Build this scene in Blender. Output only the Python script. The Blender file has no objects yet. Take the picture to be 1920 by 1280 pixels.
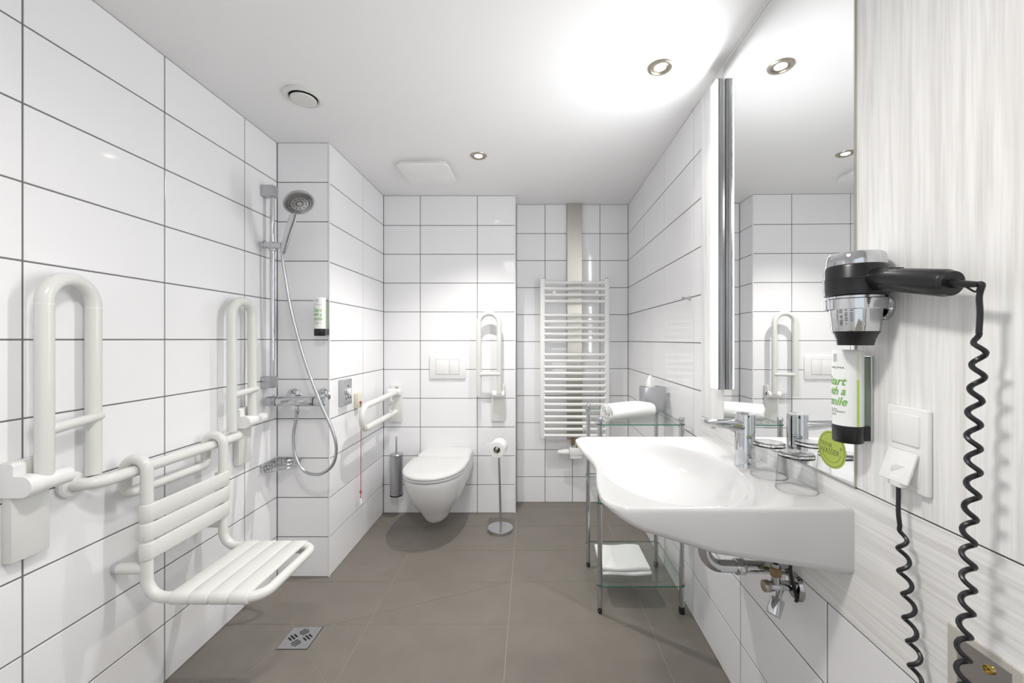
import bpy, bmesh, math, random
from mathutils import Vector, Matrix
random.seed(7)
C = bpy.context.scene.collection
sc = bpy.context.scene

# ------------------------------------------------------------------ camera, world, exposure
cam_d = bpy.data.cameras.new('camera')
cam_d.sensor_width = 36.0
cam_d.lens = 758.0 / 1920.0 * 36.0
cam_d.shift_x = -35.0 / 1920.0
cam_d.shift_y = -4.0 / 1920.0
cam_d.clip_start = 0.02
cam = bpy.data.objects.new('camera', cam_d)
cam.location = (0, 0, 1.205)
cam.rotation_euler = (math.pi / 2, 0, 0)
C.objects.link(cam)
sc.camera = cam
world = bpy.data.worlds.new('world')
sc.world = world
world.use_nodes = True
bgn = world.node_tree.nodes['Background']
bgn.inputs['Color'].default_value = (0.90, 0.95, 1.0, 1)
bgn.inputs['Strength'].default_value = 0.95          # added fill through the doorway, as from an unseen hallway
sc.view_settings.view_transform = 'Standard'
sc.view_settings.look = 'None'
sc.view_settings.exposure = 0.29
sc.view_settings.gamma = 1.0
sc.view_settings.use_curve_mapping = False
sc.cycles.use_denoising = True
sc.cycles.diffuse_bounces = 8
sc.cycles.max_bounces = 14
sc.cycles.transmission_bounces = 12
SPOT_W = {'basin': 5.0, 'toilet': 47.0, 'entrance': 52.0}  # entrance: added lamp out of view, for fill
SPOT_COL = (1.0, 0.965, 0.92)
LED_STRENGTH = 52.0

# ------------------------------------------------------------------ materials
def mat(name, col, rough=0.5, metal=0.0, spec=0.5, coat=0.0, trans=0.0, ior=1.45, emit=None, es=0.0,
        noise=None, bump=None):
    m = bpy.data.materials.new(name)
    m.use_nodes = True
    nt = m.node_tree
    p = nt.nodes['Principled BSDF']
    p.inputs['Base Color'].default_value = (*col, 1)
    p.inputs['Roughness'].default_value = rough
    p.inputs['Metallic'].default_value = metal
    p.inputs['Specular IOR Level'].default_value = spec
    p.inputs['Coat Weight'].default_value = coat
    p.inputs['Transmission Weight'].default_value = trans
    p.inputs['IOR'].default_value = ior
    if emit:
        p.inputs['Emission Color'].default_value = (*emit, 1)
        p.inputs['Emission Strength'].default_value = es
    if noise:
        scale, amt = noise
        tc = nt.nodes.new('ShaderNodeTexCoord')
        n = nt.nodes.new('ShaderNodeTexNoise')
        n.inputs['Scale'].default_value = scale
        n.inputs['Detail'].default_value = 5
        mx = nt.nodes.new('ShaderNodeMix')
        mx.data_type = 'RGBA'
        mx.inputs[6].default_value = (*[c * (1 - amt) for c in col], 1)
        mx.inputs[7].default_value = (*[min(1, c * (1 + amt)) for c in col], 1)
        nt.links.new(tc.outputs['Object'], n.inputs['Vector'])
        nt.links.new(n.outputs['Fac'], mx.inputs[0])
        nt.links.new(mx.outputs[2], p.inputs['Base Color'])
    if bump:
        scale, st = bump
        tc = nt.nodes.new('ShaderNodeTexCoord')
        n = nt.nodes.new('ShaderNodeTexNoise')
        n.inputs['Scale'].default_value = scale
        n.inputs['Detail'].default_value = 3
        b = nt.nodes.new('ShaderNodeBump')
        b.inputs['Strength'].default_value = st
        b.inputs['Distance'].default_value = 0.002
        nt.links.new(tc.outputs['Object'], n.inputs['Vector'])
        nt.links.new(n.outputs['Fac'], b.inputs['Height'])
        nt.links.new(b.outputs['Normal'], p.inputs['Normal'])
    return m

def wood_mat(name, vertical):
    m = bpy.data.materials.new(name)
    m.use_nodes = True
    nt = m.node_tree
    p = nt.nodes['Principled BSDF']
    p.inputs['Roughness'].default_value = 0.42
    tc = nt.nodes.new('ShaderNodeTexCoord')
    mp = nt.nodes.new('ShaderNodeMapping')
    mp.inputs['Scale'].default_value = (1, 42, 1.5) if vertical else (1, 1.2, 55)
    nt.links.new(tc.outputs['Object'], mp.inputs['Vector'])
    def nz(scale, detail, dist):
        n = nt.nodes.new('ShaderNodeTexNoise')
        n.inputs['Scale'].default_value = scale
        n.inputs['Detail'].default_value = detail
        n.inputs['Distortion'].default_value = dist
        nt.links.new(mp.outputs['Vector'], n.inputs['Vector'])
        return n
    n1 = nz(1.5, 2.5, 0.35)
    n2 = nz(5.0, 3.0, 0.1)
    r = nt.nodes.new('ShaderNodeValToRGB')
    e = r.color_ramp.elements
    e[0].position = 0.36; e[0].color = (0.76, 0.755, 0.745, 1)
    e[1].position = 0.54; e[1].color = (0.87, 0.867, 0.858, 1)
    nt.links.new(n1.outputs['Fac'], r.inputs['Fac'])
    r2 = nt.nodes.new('ShaderNodeValToRGB')
    e = r2.color_ramp.elements
    e[0].position = 0.34; e[0].color = (0.91, 0.91, 0.91, 1)
    e[1].position = 0.60; e[1].color = (1, 1, 1, 1)
    nt.links.new(n2.outputs['Fac'], r2.inputs['Fac'])
    mx = nt.nodes.new('ShaderNodeMix')
    mx.data_type = 'RGBA'; mx.blend_type = 'MULTIPLY'
    mx.inputs[0].default_value = 1.0
    nt.links.new(r.outputs['Color'], mx.inputs[6])
    nt.links.new(r2.outputs['Color'], mx.inputs[7])
    nt.links.new(mx.outputs[2], p.inputs['Base Color'])
    b = nt.nodes.new('ShaderNodeBump')
    b.inputs['Strength'].default_value = 0.12
    b.inputs['Distance'].default_value = 0.002
    nt.links.new(n1.outputs['Fac'], b.inputs['Height'])
    nt.links.new(b.outputs['Normal'], p.inputs['Normal'])
    return m

M = {
 'tile': mat('white_glazed_tile', (0.865, 0.865, 0.88), 0.07, spec=0.5, bump=(9, 0.04)),
 'grout': mat('grey_grout', (0.17, 0.17, 0.17), 0.9, bump=(300, 0.3)),
 'edge': mat('white_edge_trim', (0.78, 0.78, 0.77), 0.3),
 'paint': mat('ceiling_paint', (0.86, 0.858, 0.86), 0.75, bump=(60, 0.05)),
 'floor': mat('taupe_stone_tile', (0.200, 0.180, 0.157), 0.42, noise=(7, 0.16), bump=(120, 0.15)),
 'fgrout': mat('beige_grout', (0.36, 0.31, 0.245), 0.9, bump=(300, 0.3)),
 'plastic': mat('white_plastic', (0.71, 0.715, 0.69), 0.22, noise=(3, 0.01)),
 'plastic2': mat('bright_white_plastic', (0.83, 0.83, 0.825), 0.25, noise=(3, 0.01)),
 'ceramic': mat('sanitary_ceramic', (0.70, 0.70, 0.70), 0.06, noise=(3, 0.006)),
 'basinware': mat('basin_ceramic', (0.60, 0.60, 0.60), 0.06, noise=(3, 0.006)),  # greyer copy of the white ceramic, offsets strong light on the basin
 'chrome': mat('chrome', (0.60, 0.61, 0.63), 0.06, 1.0, noise=(20, 0.01)),
 'matchrome': mat('satin_chrome', (0.52, 0.53, 0.55), 0.28, 1.0, noise=(20, 0.02)),
 'steel': mat('brushed_steel', (0.53, 0.51, 0.47), 0.33, 1.0, noise=(40, 0.04)),
 'lampgrey': mat('lamp_aluminium', (0.40, 0.40, 0.41), 0.3, 1.0, noise=(30, 0.03)),
 'palealu': mat('pale_aluminium', (0.60, 0.58, 0.53), 0.45, 0.3, noise=(30, 0.03)),
 'nickel': mat('brushed_nickel', (0.48, 0.44, 0.38), 0.35, 1.0, noise=(40, 0.04)),
 'mirror': mat('mirror_silver', (0.86, 0.87, 0.865), 0.0, 1.0),
 'black': mat('black_plastic', (0.012, 0.012, 0.013), 0.28, noise=(30, 0.1)),
 'rubber': mat('black_rubber', (0.015, 0.015, 0.017), 0.35, noise=(30, 0.1)),
 'recess_dark': mat('recess_shade', (0.01, 0.01, 0.01), 0.9, noise=(30, 0.1)),  # black that stands in for shade inside the drain and air valve
 'brass': mat('brass', (0.55, 0.42, 0.16), 0.25, 1.0, noise=(40, 0.05)),
 'oldbrass': mat('aged_brass', (0.30, 0.22, 0.12), 0.4, 0.8, noise=(60, 0.3)),
 'towel': mat('white_terry', (0.86, 0.86, 0.85), 0.95, bump=(420, 0.9)),
 'paper': mat('white_paper', (0.88, 0.88, 0.87), 0.9, bump=(150, 0.2)),
 'card': mat('cardboard_core', (0.42, 0.36, 0.29), 0.9, noise=(40, 0.1)),
 'radiator': mat('radiator_enamel', (0.85, 0.85, 0.84), 0.25, noise=(3, 0.006)),
 'grey': mat('grey_plastic', (0.50, 0.51, 0.54), 0.35, noise=(6, 0.02)),
 'cream': mat('cream_plastic', (0.72, 0.69, 0.58), 0.4, noise=(6, 0.02)),
 'red': mat('red_cord', (0.45, 0.10, 0.10), 0.6, noise=(60, 0.1)),
 'bottle': mat('bottle_white', (0.84, 0.86, 0.85), 0.3, noise=(6, 0.01)),
 'green': mat('print_green', (0.22, 0.45, 0.12), 0.5, noise=(40, 0.5)),
 'lime': mat('lime_stripe', (0.47, 0.70, 0.10), 0.35, noise=(6, 0.03)),
 'pale': mat('pale_stripe', (0.74, 0.78, 0.55), 0.35, noise=(6, 0.02)),
 'ink': mat('dark_ink', (0.06, 0.06, 0.06), 0.6, noise=(40, 0.1)),
 'sticker': mat('olive_sticker', (0.40, 0.50, 0.085), 0.4, noise=(6, 0.03)),
 'holder': mat('sage_holder', (0.20, 0.26, 0.19), 0.3, noise=(6, 0.05)),
 'led': mat('led_diffuser', (0.9, 0.9, 0.9), 0.4, emit=(0.98, 0.99, 1.0), es=LED_STRENGTH),
 'bulb': mat('lit_bulb', (0.9, 0.9, 0.9), 0.4, emit=(1.0, 0.95, 0.85), es=14.0),
 'glass': mat('clear_glass', (1, 1, 1), 0.0, trans=1.0, ior=1.47),
 'woodv': wood_mat('white_oak_upright', True),
 'woodh': wood_mat('white_oak_lying', False),
 'white': mat('white_door_paint', (0.8, 0.8, 0.79), 0.5, bump=(50, 0.05)),
}
def thin_glass(name, tint, ior=1.45):
    """thin clear pane: passes light straight through, mirrors by Fresnel"""
    m = bpy.data.materials.new(name); m.use_nodes = True
    nt = m.node_tree; nt.nodes.remove(nt.nodes['Principled BSDF'])
    tr = nt.nodes.new('ShaderNodeBsdfTransparent'); tr.inputs['Color'].default_value = (*tint, 1)
    gl = nt.nodes.new('ShaderNodeBsdfGlossy'); gl.inputs['Roughness'].default_value = 0.0
    fr = nt.nodes.new('ShaderNodeFresnel'); geo = nt.nodes.new('ShaderNodeNewGeometry')
    io = nt.nodes.new('ShaderNodeMix'); io.data_type = 'FLOAT'
    io.inputs[2].default_value = ior; io.inputs[3].default_value = 1.0 / ior   # same index from either face
    nt.links.new(geo.outputs['Backfacing'], io.inputs[0]); nt.links.new(io.outputs[0], fr.inputs['IOR'])
    mx = nt.nodes.new('ShaderNodeMixShader')
    nt.links.new(fr.outputs[0], mx.inputs[0]); nt.links.new(tr.outputs[0], mx.inputs[1]); nt.links.new(gl.outputs[0], mx.inputs[2])
    nt.links.new(mx.outputs[0], nt.nodes['Material Output'].inputs['Surface'])
    return m
M['tumbler'] = thin_glass('tumbler_glass', (0.995, 0.997, 0.997))
M['pane'] = thin_glass('shelf_pane', (0.94, 0.965, 0.95), 1.5)
M['paneedge'] = mat('green_glass_edge', (0.05, 0.20, 0.14), 0.1, trans=0.35, noise=(20, 0.05))
# ------------------------------------------------------------------ mesh helpers
class B:
    """collects shapes into one bmesh, in world coordinates"""
    def __init__(s): s.bm = bmesh.new()
    def take(s, bm2, mx=None):
        if mx is not None: bmesh.ops.transform(bm2, matrix=mx, verts=bm2.verts)
        me = bpy.data.meshes.new('tmp'); bm2.to_mesh(me); bm2.free()
        s.bm.from_mesh(me); bpy.data.meshes.remove(me); return s
    def box(s, lo, hi, bev=0.0, seg=2, mx=None):
        b = bmesh.new(); bmesh.ops.create_cube(b, size=1)
        for v in b.verts:
            v.co = Vector([(lo[i] + hi[i]) / 2 + v.co[i] * (hi[i] - lo[i]) for i in range(3)])
        if bev > 0:
            bmesh.ops.bevel(b, geom=b.edges[:], offset=bev, segments=seg, profile=0.5, affect='EDGES')
        return s.take(b, mx)
    def loft(s, rings, closed=True, cap0=True, cap1=True, loop=False):
        bm = s.bm
        rv = [[bm.verts.new(p) for p in r] for r in rings]
        n = len(rings[0])
        pairs = list(zip(rv[:-1], rv[1:]))
        if loop: pairs.append((rv[-1], rv[0]))
        for a, b in pairs:
            for i in range(n if closed else n - 1):
                j = (i + 1) % n
                try: bm.faces.new((a[i], a[j], b[j], b[i]))
                except ValueError: pass
        if not loop:
            if cap0: bm.faces.new(rv[0][::-1])
            if cap1: bm.faces.new(rv[-1])
        return s
    def lathe(s, prof, origin, axis=(0, 0, 1), seg=28, cap0=True, cap1=True, sx=1.0, sy=1.0):
        q = Vector((0, 0, 1)).rotation_difference(Vector(axis).normalized()).to_matrix()
        o = Vector(origin)
        rings = [[o + q @ Vector((max(r, 1e-5) * sx * math.cos(2 * math.pi * i / seg),
                                  max(r, 1e-5) * sy * math.sin(2 * math.pi * i / seg), h)) for i in range(seg)] for r, h in prof]
        return s.loft(rings, True, cap0, cap1)
    def cyl(s, p0, p1, r0, r1=None, seg=20, bev=0.0):
        p0, p1 = Vector(p0), Vector(p1); L = (p1 - p0).length
        r1 = r0 if r1 is None else r1
        if bev > 0:
            prof = [(r0 - bev, 0), (r0 - bev * 0.3, bev * 0.3), (r0, bev), (r1, L - bev), (r1 - bev * 0.3, L - bev * 0.3), (r1 - bev, L)]
        else: prof = [(r0, 0), (r1, L)]
        return s.lathe(prof, p0, p1 - p0, seg)
    def tube(s, pts, r, seg=12, caps=True, closed=False):
        pts = [Vector(p) for p in pts]
        n = len(pts); T = []
        for i in range(n):
            if closed: t = pts[(i + 1) % n] - pts[i - 1]
            else: t = pts[min(i + 1, n - 1)] - pts[max(i - 1, 0)]
            T.append(t.normalized())
        up = Vector((0, 0, 1)) if abs(T[0].z) < 0.9 else Vector((1, 0, 0))
        N = (up - T[0] * up.dot(T[0])).normalized()
        rings = []
        for i in range(n):
            if i:
                N = T[i - 1].rotation_difference(T[i]).to_matrix() @ N
                N = (N - T[i] * N.dot(T[i])).normalized()
            Bn = T[i].cross(N)
            rr = r(i / (n - 1)) if callable(r) else r
            rings.append([pts[i] + (N * math.cos(2 * math.pi * k / seg) + Bn * math.sin(2 * math.pi * k / seg)) * rr for k in range(seg)])
        return s.loft(rings, True, caps, caps, loop=closed)
    def ball(s, c, r, sc_=(1, 1, 1), u=20, v=12):
        b = bmesh.new(); bmesh.ops.create_uvsphere(b, u_segments=u, v_segments=v, radius=r)
        return s.take(b, Matrix.Translation(c) @ Matrix.Diagonal((*sc_, 1)))

def fillet(pts, r, n=8):
    pts = [Vector(p) for p in pts]; out = [pts[0]]
    for i in range(1, len(pts) - 1):
        a, b, c = pts[i - 1], pts[i], pts[i + 1]
        u, v = (a - b), (c - b)
        rr = r[i - 1] if isinstance(r, (list, tuple)) else r
        ang = u.angle(v)
        if rr <= 0 or ang > 3.1: out.append(b); continue
        d = rr / math.tan(ang / 2)
        d = min(d, u.length * 0.98 if i == 1 else u.length * 0.5, v.length * 0.98 if i == len(pts) - 2 else v.length * 0.5)
        rr = d * math.tan(ang / 2)
        un, vn = u.normalized(), v.normalized()
        ctr = b + (un + vn).normalized() * (rr / math.sin(ang / 2))
        p0, p1 = b + un * d - ctr, b + vn * d - ctr
        tot = p0.angle(p1); ax = p0.cross(p1).normalized()
        for k in range(n + 1):
            out.append(ctr + Matrix.Rotation(tot * k / n, 3, ax) @ p0)
    out.append(pts[-1]); return out

def catmull(pts, n=10):
    P = [Vector(p) for p in pts]; P = [2 * P[0] - P[1]] + P + [2 * P[-1] - P[-2]]; out = []
    for i in range(1, len(P) - 2):
        for k in range(n):
            t = k / n
            out.append(0.5 * ((2 * P[i]) + (P[i + 1] - P[i - 1]) * t + (2 * P[i - 1] - 5 * P[i] + 4 * P[i + 1] - P[i + 2]) * t * t
                              + (3 * P[i] - P[i - 1] - 3 * P[i + 1] + P[i + 2]) * t ** 3))
    out.append(P[-2]); return out

ORG = {}
def finish(me, material, smooth=35):
    bm = bmesh.new(); bm.from_mesh(me)
    bmesh.ops.recalc_face_normals(bm, faces=bm.faces)
    bm.to_mesh(me); bm.free()
    if smooth:
        for p in me.polygons: p.use_smooth = True
        me.set_sharp_from_angle(angle=math.radians(smooth))
    me.materials.append(material)

def link(name, me, parent=None, loc=(0, 0, 0)):
    o = bpy.data.objects.new(name, me); C.objects.link(o)
    o.location = loc
    if parent is not None: o.parent = parent
    return o

def obj(name, b, material, parent=None, loc=None, smooth=35):
    """b: B in world coordinates; the object's origin is its thing's origin"""
    me = bpy.data.meshes.new(name)
    b.bm.to_mesh(me); b.bm.free()
    org = ORG[parent.name] if parent is not None else Vector(loc or (0, 0, 0))
    me.transform(Matrix.Translation(-org))
    finish(me, material, smooth)
    o = link(name, me, parent, (0, 0, 0) if parent is not None else org)
    ORG[o.name] = org
    return o

def tag(o, label, cat, group=None):
    o['label'] = label; o['category'] = cat
    if group: o['group'] = group
    return o

def thing(name, loc, label, cat, group=None):
    o = bpy.data.objects.new(name, None); C.objects.link(o)
    o.location = loc; o.empty_display_size = 0.05
    ORG[o.name] = Vector(loc)
    return tag(o, label, cat, group)

def struct(o): o['kind'] = 'structure'; return o

def text_polys(s, size, shear=0.0, offset=0.0):
    cu = bpy.data.curves.new('lettering', 'FONT')
    cu.body = s; cu.size = size; cu.align_x = 'CENTER'; cu.align_y = 'CENTER'; cu.shear = shear; cu.offset = offset
    cu.resolution_u = 3
    o = bpy.data.objects.new('lettering', cu); C.objects.link(o)
    dg = bpy.context.evaluated_depsgraph_get(); dg.update()
    me = bpy.data.meshes.new_from_object(o.evaluated_get(dg))
    bpy.data.objects.remove(o); bpy.data.curves.remove(cu)
    b = bmesh.new(); b.from_mesh(me); bpy.data.meshes.remove(me)
    # small pieces so that the print bends round a bottle
    bmesh.ops.triangulate(b, faces=b.faces[:])
    return b
def add_text(b, s, size, fmap, shear=0.0, dx=0.0, dy=0.0, width=None, offset=0.0):
    t = text_polys(s, size, shear, offset)
    xs = [v.co.x for v in t.verts]
    k = width / (max(xs) - min(xs)) if width else 1.0
    mid = (max(xs) + min(xs)) / 2
    if width:
        for _ in range(2):
            bmesh.ops.subdivide_edges(t, edges=[e for e in t.edges if e.calc_length() > 0.003], cuts=1)
    for v in t.verts: v.co = fmap((v.co.x - mid) * k + dx, v.co.y + dy)
    b.take(t)

def boolean(bmA, bmB):
    ma, mb = bpy.data.meshes.new('a'), bpy.data.meshes.new('b')
    bmA.to_mesh(ma); bmB.to_mesh(mb)
    oa, ob = bpy.data.objects.new('a', ma), bpy.data.objects.new('b', mb)
    C.objects.link(oa); C.objects.link(ob)
    m = oa.modifiers.new('cut', 'BOOLEAN'); m.object = ob; m.operation = 'DIFFERENCE'; m.solver = 'EXACT'
    dg = bpy.context.evaluated_depsgraph_get(); dg.update()
    me = bpy.data.meshes.new_from_object(oa.evaluated_get(dg))
    bpy.data.objects.remove(oa); bpy.data.objects.remove(ob)
    b = B(); b.bm.from_mesh(me); bpy.data.meshes.remove(me); return b

# ------------------------------------------------------------------ room measures (metres)
XL = -1.2877            # left wall
XP, YP = -1.022, 2.0526  # pier: side face, front face
YB, XB = 2.808, -0.1056  # back wall, its right end
YN = 2.992              # recess back wall
ZC = 2.203
YF = -0.45              # wall with the doorway, behind the camera
def RW(y, d=0.0): return 0.7055 + 0.0135 * (y - 1.75) - d
J = 0.0042

# ------------------------------------------------------------------ tiled walls
TM = {}
def tile_mesh(w, h, t=0.006):
    key = (round(w, 4), round(h, 4))
    if key not in TM:
        b = B().box((-w / 2, 0, -h / 2), (w / 2, t, h / 2), 0.0011, 1)
        me = bpy.data.meshes.new('tile'); b.bm.to_mesh(me); b.bm.free()
        finish(me, M['tile'], 30); TM[key] = me
    return TM[key]
def tiled_wall(name, A, Bp, us, zs, slab=0.08, top=ZC, skip=None, jit=0.0012, lead=0.0, tail=0.0):
    A, Bp = Vector(A), Vector(Bp)
    u = (Bp - A).normalized(); L = (Bp - A).length
    th = math.atan2(u.y, u.x); n = Vector((u.y, -u.x))
    def P(s, d): q = A + u * s - n * d; return q
    b = B()
    q = [P(lead, 0.0016), P(L - tail, 0.0016), P(L - tail, slab), P(lead, slab)]
    b.loft([[(p.x, p.y, -0.02) for p in q], [(p.x, p.y, top + 0.02) for p in q]])
    w = struct(obj(name, b, M['grout'], smooth=0))
    for i in range(len(us) - 1):
        for k in range(len(zs) - 1):
            u0, u1, z0, z1 = us[i], us[i + 1], zs[k], zs[k + 1]
            if skip and skip(u0, u1, z0, z1): continue
            me = tile_mesh(u1 - u0 - J, z1 - z0 - J)
            c = P((u0 + u1) / 2, 0)
            o = link('tile', me, w, (c.x, c.y, (z0 + z1) / 2))
            o.rotation_euler = (random.uniform(-jit, jit), 0, th + random.uniform(-jit, jit) * 0.6)
    return w
def zrows(z12): return [0.0] + [round(z12 - 1.0 + 0.2 * k, 4) for k in range(0, 6)] + [round(z12 + 0.2 * k, 4) for k in range(1, 6)] + ([ZC] if ZC - z12 - 1.0 > 0.02 else [])
def zr(z12):
    z = [0.0]; v = z12 - 1.0
    while v < ZC - 0.03: z.append(round(v, 4)); v += 0.2
    z.append(ZC); return z

yj = [1.8214 - 0.398 * k for k in range(6, -1, -1)]
wall_left = tiled_wall('wall_left', (XL, YF), (XL, YP + 0.08), [0] + [y - YF for y in yj if y > YF + 0.03] + [YP - YF], zr(1.204))
wall_pier = tiled_wall('wall_pier_front', (XL - 0.02, YP), (XP, YP), [0.02, XP - XL + 0.02], zr(1.202), tail=0.0065)
tiled_wall('wall_pier_side', (XP, YP + 0.0), (XP, YB + 0.08), [0.003, 2.465 - YP, YB - YP], zr(1.198), lead=0.0065)
tiled_wall('wall_back', (XP - 0.0, YB), (XB, YB), [0.0, -0.767 - XP, -0.3705 - XP, XB - XP], zr(1.196), tail=0.0065)
tiled_wall('wall_recess_side', (XB, YB), (XB, YN + 0.08), [0.003, YN - YB], zr(1.193), lead=0.0065)
xr_b = RW(YN)
tiled_wall('wall_recess', (XB - 0.0, YN), (xr_b + 0.05, YN), [0.0, 0.1066 - XB, 0.3098 - XB, 0.513 - XB, xr_b - XB], zr(1.188),
           skip=None)
YPANEL = 1.665
LEN = (Vector((RW(YN), YN)) - Vector((RW(YF), YF))).length
def su(y): return (YN - y) * LEN / (YN - YF)
ry = [0.0] + [su(0.948 + 0.4025 * k) for k in (4, 3, 2)]
rj = ry + [su(YPANEL)]
far = rj
low = ry + [su(0.948 + 0.4025 * k) for k in (1, 0, -1, -2, -3)] + [LEN]
zz = zr(1.190)
wall_right = tiled_wall('wall_right', (RW(YN), YN), (RW(YF), YF), far, [z for z in zz if z > 0.58])
# lower courses run on below the panelling
_u = (Vector((RW(YF), YF)) - Vector((RW(YN), YN))).normalized(); _th = math.atan2(_u.y, _u.x)
for i in range(len(low) - 1):
    for z0, z1 in zip(zz[:3], zz[1:4]):
        p = Vector((RW(YN), YN)) + _u * ((low[i] + low[i + 1]) / 2)
        o = link('tile', tile_mesh(low[i + 1] - low[i] - J, z1 - z0 - J), wall_right, (p.x, p.y, (z0 + z1) / 2))
        o.rotation_euler = (random.uniform(-.001, .001), 0, _th + random.uniform(-.0006, .0006))
# wood-look panels on the right wall
def on_right(name, y0, y1, z0, z1, d0, d1, material, parent, bev=0.0015):
    b = B().box((-d1, y0, z0), (-d0, y1, z1), bev, 1)
    for v in b.bm.verts: v.co.x += RW(v.co.y)
    return obj(name, b, material, parent)
ORG[wall_right.name] = Vector((0, 0, 0))
on_right('wall_panel', YF, YPANEL, 0.8905, ZC, -0.001, 0.003, M['woodv'], wall_right)
on_right('wall_panel', YF, YPANEL, 0.5925, 0.8880, -0.001, 0.003, M['woodh'], wall_right)

# front wall behind the camera, its doorway left open for added fill light
b = B()
for lo, hi in (((XL - .05, YF - .1, -.02), (-0.55, YF, ZC)), ((0.45, YF - .1, -.02), (0.80, YF, ZC)), ((-0.55, YF - .1, 2.02), (0.45, YF, ZC))):
    b.box(lo, hi)
struct(obj('wall_front', b, M['paint'], smooth=0))
b = B()
for lo, hi in (((-0.58, YF - .11, 0), (-0.53, YF + .012, 2.05)), ((0.43, YF - .11, 0), (0.48, YF + .012, 2.05)), ((-0.53, YF - .11, 2.0), (0.43, YF + .012, 2.05))):
    b.box(lo, hi, 0.003, 1)
struct(obj('door_1', b, M['white']))
b = B().box((XL - .1, YF - .1, ZC), (0.95, YN + .1, ZC + 0.08))
struct(obj('ceiling', b, M['paint'], smooth=0))
# corner trims of the pier and the back wall
b = B().cyl((XP - .001, YP + .001, 0), (XP - .001, YP + .001, ZC), 0.004, seg=10)
struct(obj('trim_1', b, M['edge']))
b = B().cyl((XB - .001, YB + .001, 0), (XB - .001, YB + .001, ZC), 0.004, seg=10)
struct(obj('trim_2', b, M['edge']))

# ------------------------------------------------------------------ floor
b = B().box((XL - .1, YF - 3.0, -0.1), (0.95, YN + .1, -0.0012))
floor = struct(obj('floor', b, M['fgrout'], smooth=0))
def clip(poly, p, nrm):
    out = []
    for i in range(len(poly)):
        a, c = poly[i], poly[(i + 1) % len(poly)]
        da, dc = (a - p).dot(nrm), (c - p).dot(nrm)
        if da >= 0: out.append(a)
        if (da >= 0) != (dc >= 0): out.append(a + (c - a) * (da / (da - dc)))
    return out
def inset(poly, d):
    area = sum(poly[i].x * poly[(i + 1) % len(poly)].y - poly[(i + 1) % len(poly)].x * poly[i].y for i in range(len(poly)))
    s = 1 if area > 0 else -1; res = list(poly)
    for i in range(len(poly)):
        a, c = poly[i], poly[(i + 1) % len(poly)]
        e = c - a
        if e.length < 1e-5: continue
        nrm = Vector((-e.y, e.x)).normalized() * s
        res = clip(res, a + nrm * d, nrm)
        if len(res) < 3: return []
    return res
D0 = Vector((-0.931, 1.634)); DH = 0.062
V2 = lambda x, y: Vector((x, y))
TL, TR, BR_, BL = V2(D0.x - DH, D0.y + DH), V2(D0.x + DH, D0.y + DH), V2(D0.x + DH, D0.y - DH), V2(D0.x - DH, D0.y - DH)
def hit(p, q, y): return p + (q - p) * ((y - p.y) / (q.y - p.y))
E1, E2, E3, E4 = V2(-0.0924, 2.01), V2(-1.20, 1.943), V2(-1.057, 1.418), V2(-0.7165, 1.418)
H1, H2, H3, H4 = hit(TR, E1, 1.71), hit(TL, E2, 1.71), hit(BL, E3, 1.41), hit(BR_, E4, 1.41)
cuts = [(H1, E1), (H2, hit(TL, E2, 1.99)), (H3, hit(BL, E3, 1.13)), (H4, hit(BR_, E4, 1.38))]
fx = [XL, -0.689, -0.095, 0.504, 0.80]
fy = [YF + 0.06 + 0.0 - 0.1] + [1.41 + 0.3 * k for k in range(-5, 6)] + [YN]
def seg_hits(poly, a, c):
    e = c - a; n = Vector((-e.y, e.x))
    s = [(p - a).dot(n) for p in poly]
    if min(s) > -1e-4 or max(s) < 1e-4: return False
    ts = []
    for i in range(len(poly)):
        p, q = poly[i], poly[(i + 1) % len(poly)]
        dp, dq = (p - a).dot(n), (q - a).dot(n)
        if (dp >= 0) != (dq >= 0):
            x = p + (q - p) * (dp / (dp - dq)); ts.append((x - a).dot(e) / e.length_squared)
    return len(ts) == 2 and min(1, max(ts)) - max(0, min(ts)) > 0.15
for i in range(len(fx) - 1):
    for k in range(len(fy) - 1):
        polys = [[Vector((fx[i], fy[k])), Vector((fx[i + 1], fy[k])), Vector((fx[i + 1], fy[k + 1])), Vector((fx[i], fy[k + 1]))]]
        for a, c in cuts:
            new = []
            for p in polys:
                if seg_hits(p, a, c):
                    e = c - a; n = Vector((-e.y, e.x))
                    new += [q for q in (clip(p, a, n), clip(p, a, -n)) if len(q) >= 3]
                else: new.append(p)
            polys = new
        new = polys
        if fx[i] < D0.x < fx[i + 1] and fy[k] < D0.y < fy[k + 1]:      # the tile round the drain is cut along its falls
            x0, x1, y0, y1 = fx[i], fx[i + 1], fy[k], fy[k + 1]
            new = [[TL, H2, H1, TR], [TR, H1, V2(x1, y1), V2(x1, y0), H4, BR_], [BL, BR_, H4, H3], [TL, BL, H3, V2(x0, y0), V2(x0, y1), H2]]
        for p in new:
            q = inset(p, 0.0013) if (p[0] - D0).length < 0.7 and len(new) > 1 else inset(p, 0.0016)
            if len(q) < 3: continue
            cx = sum((v for v in q), Vector((0, 0))) / len(q)
            b = B(); b.loft([[(v.x - cx.x, v.y - cx.y, -0.006) for v in q], [(v.x - cx.x, v.y - cx.y, random.uniform(-.00015, .00015)) for v in q]])
            me = bpy.data.meshes.new('tile'); b.bm.to_mesh(me); b.bm.free(); finish(me, M['floor'], 0)
            link('tile', me, floor, (cx.x, cx.y, 0))

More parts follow.
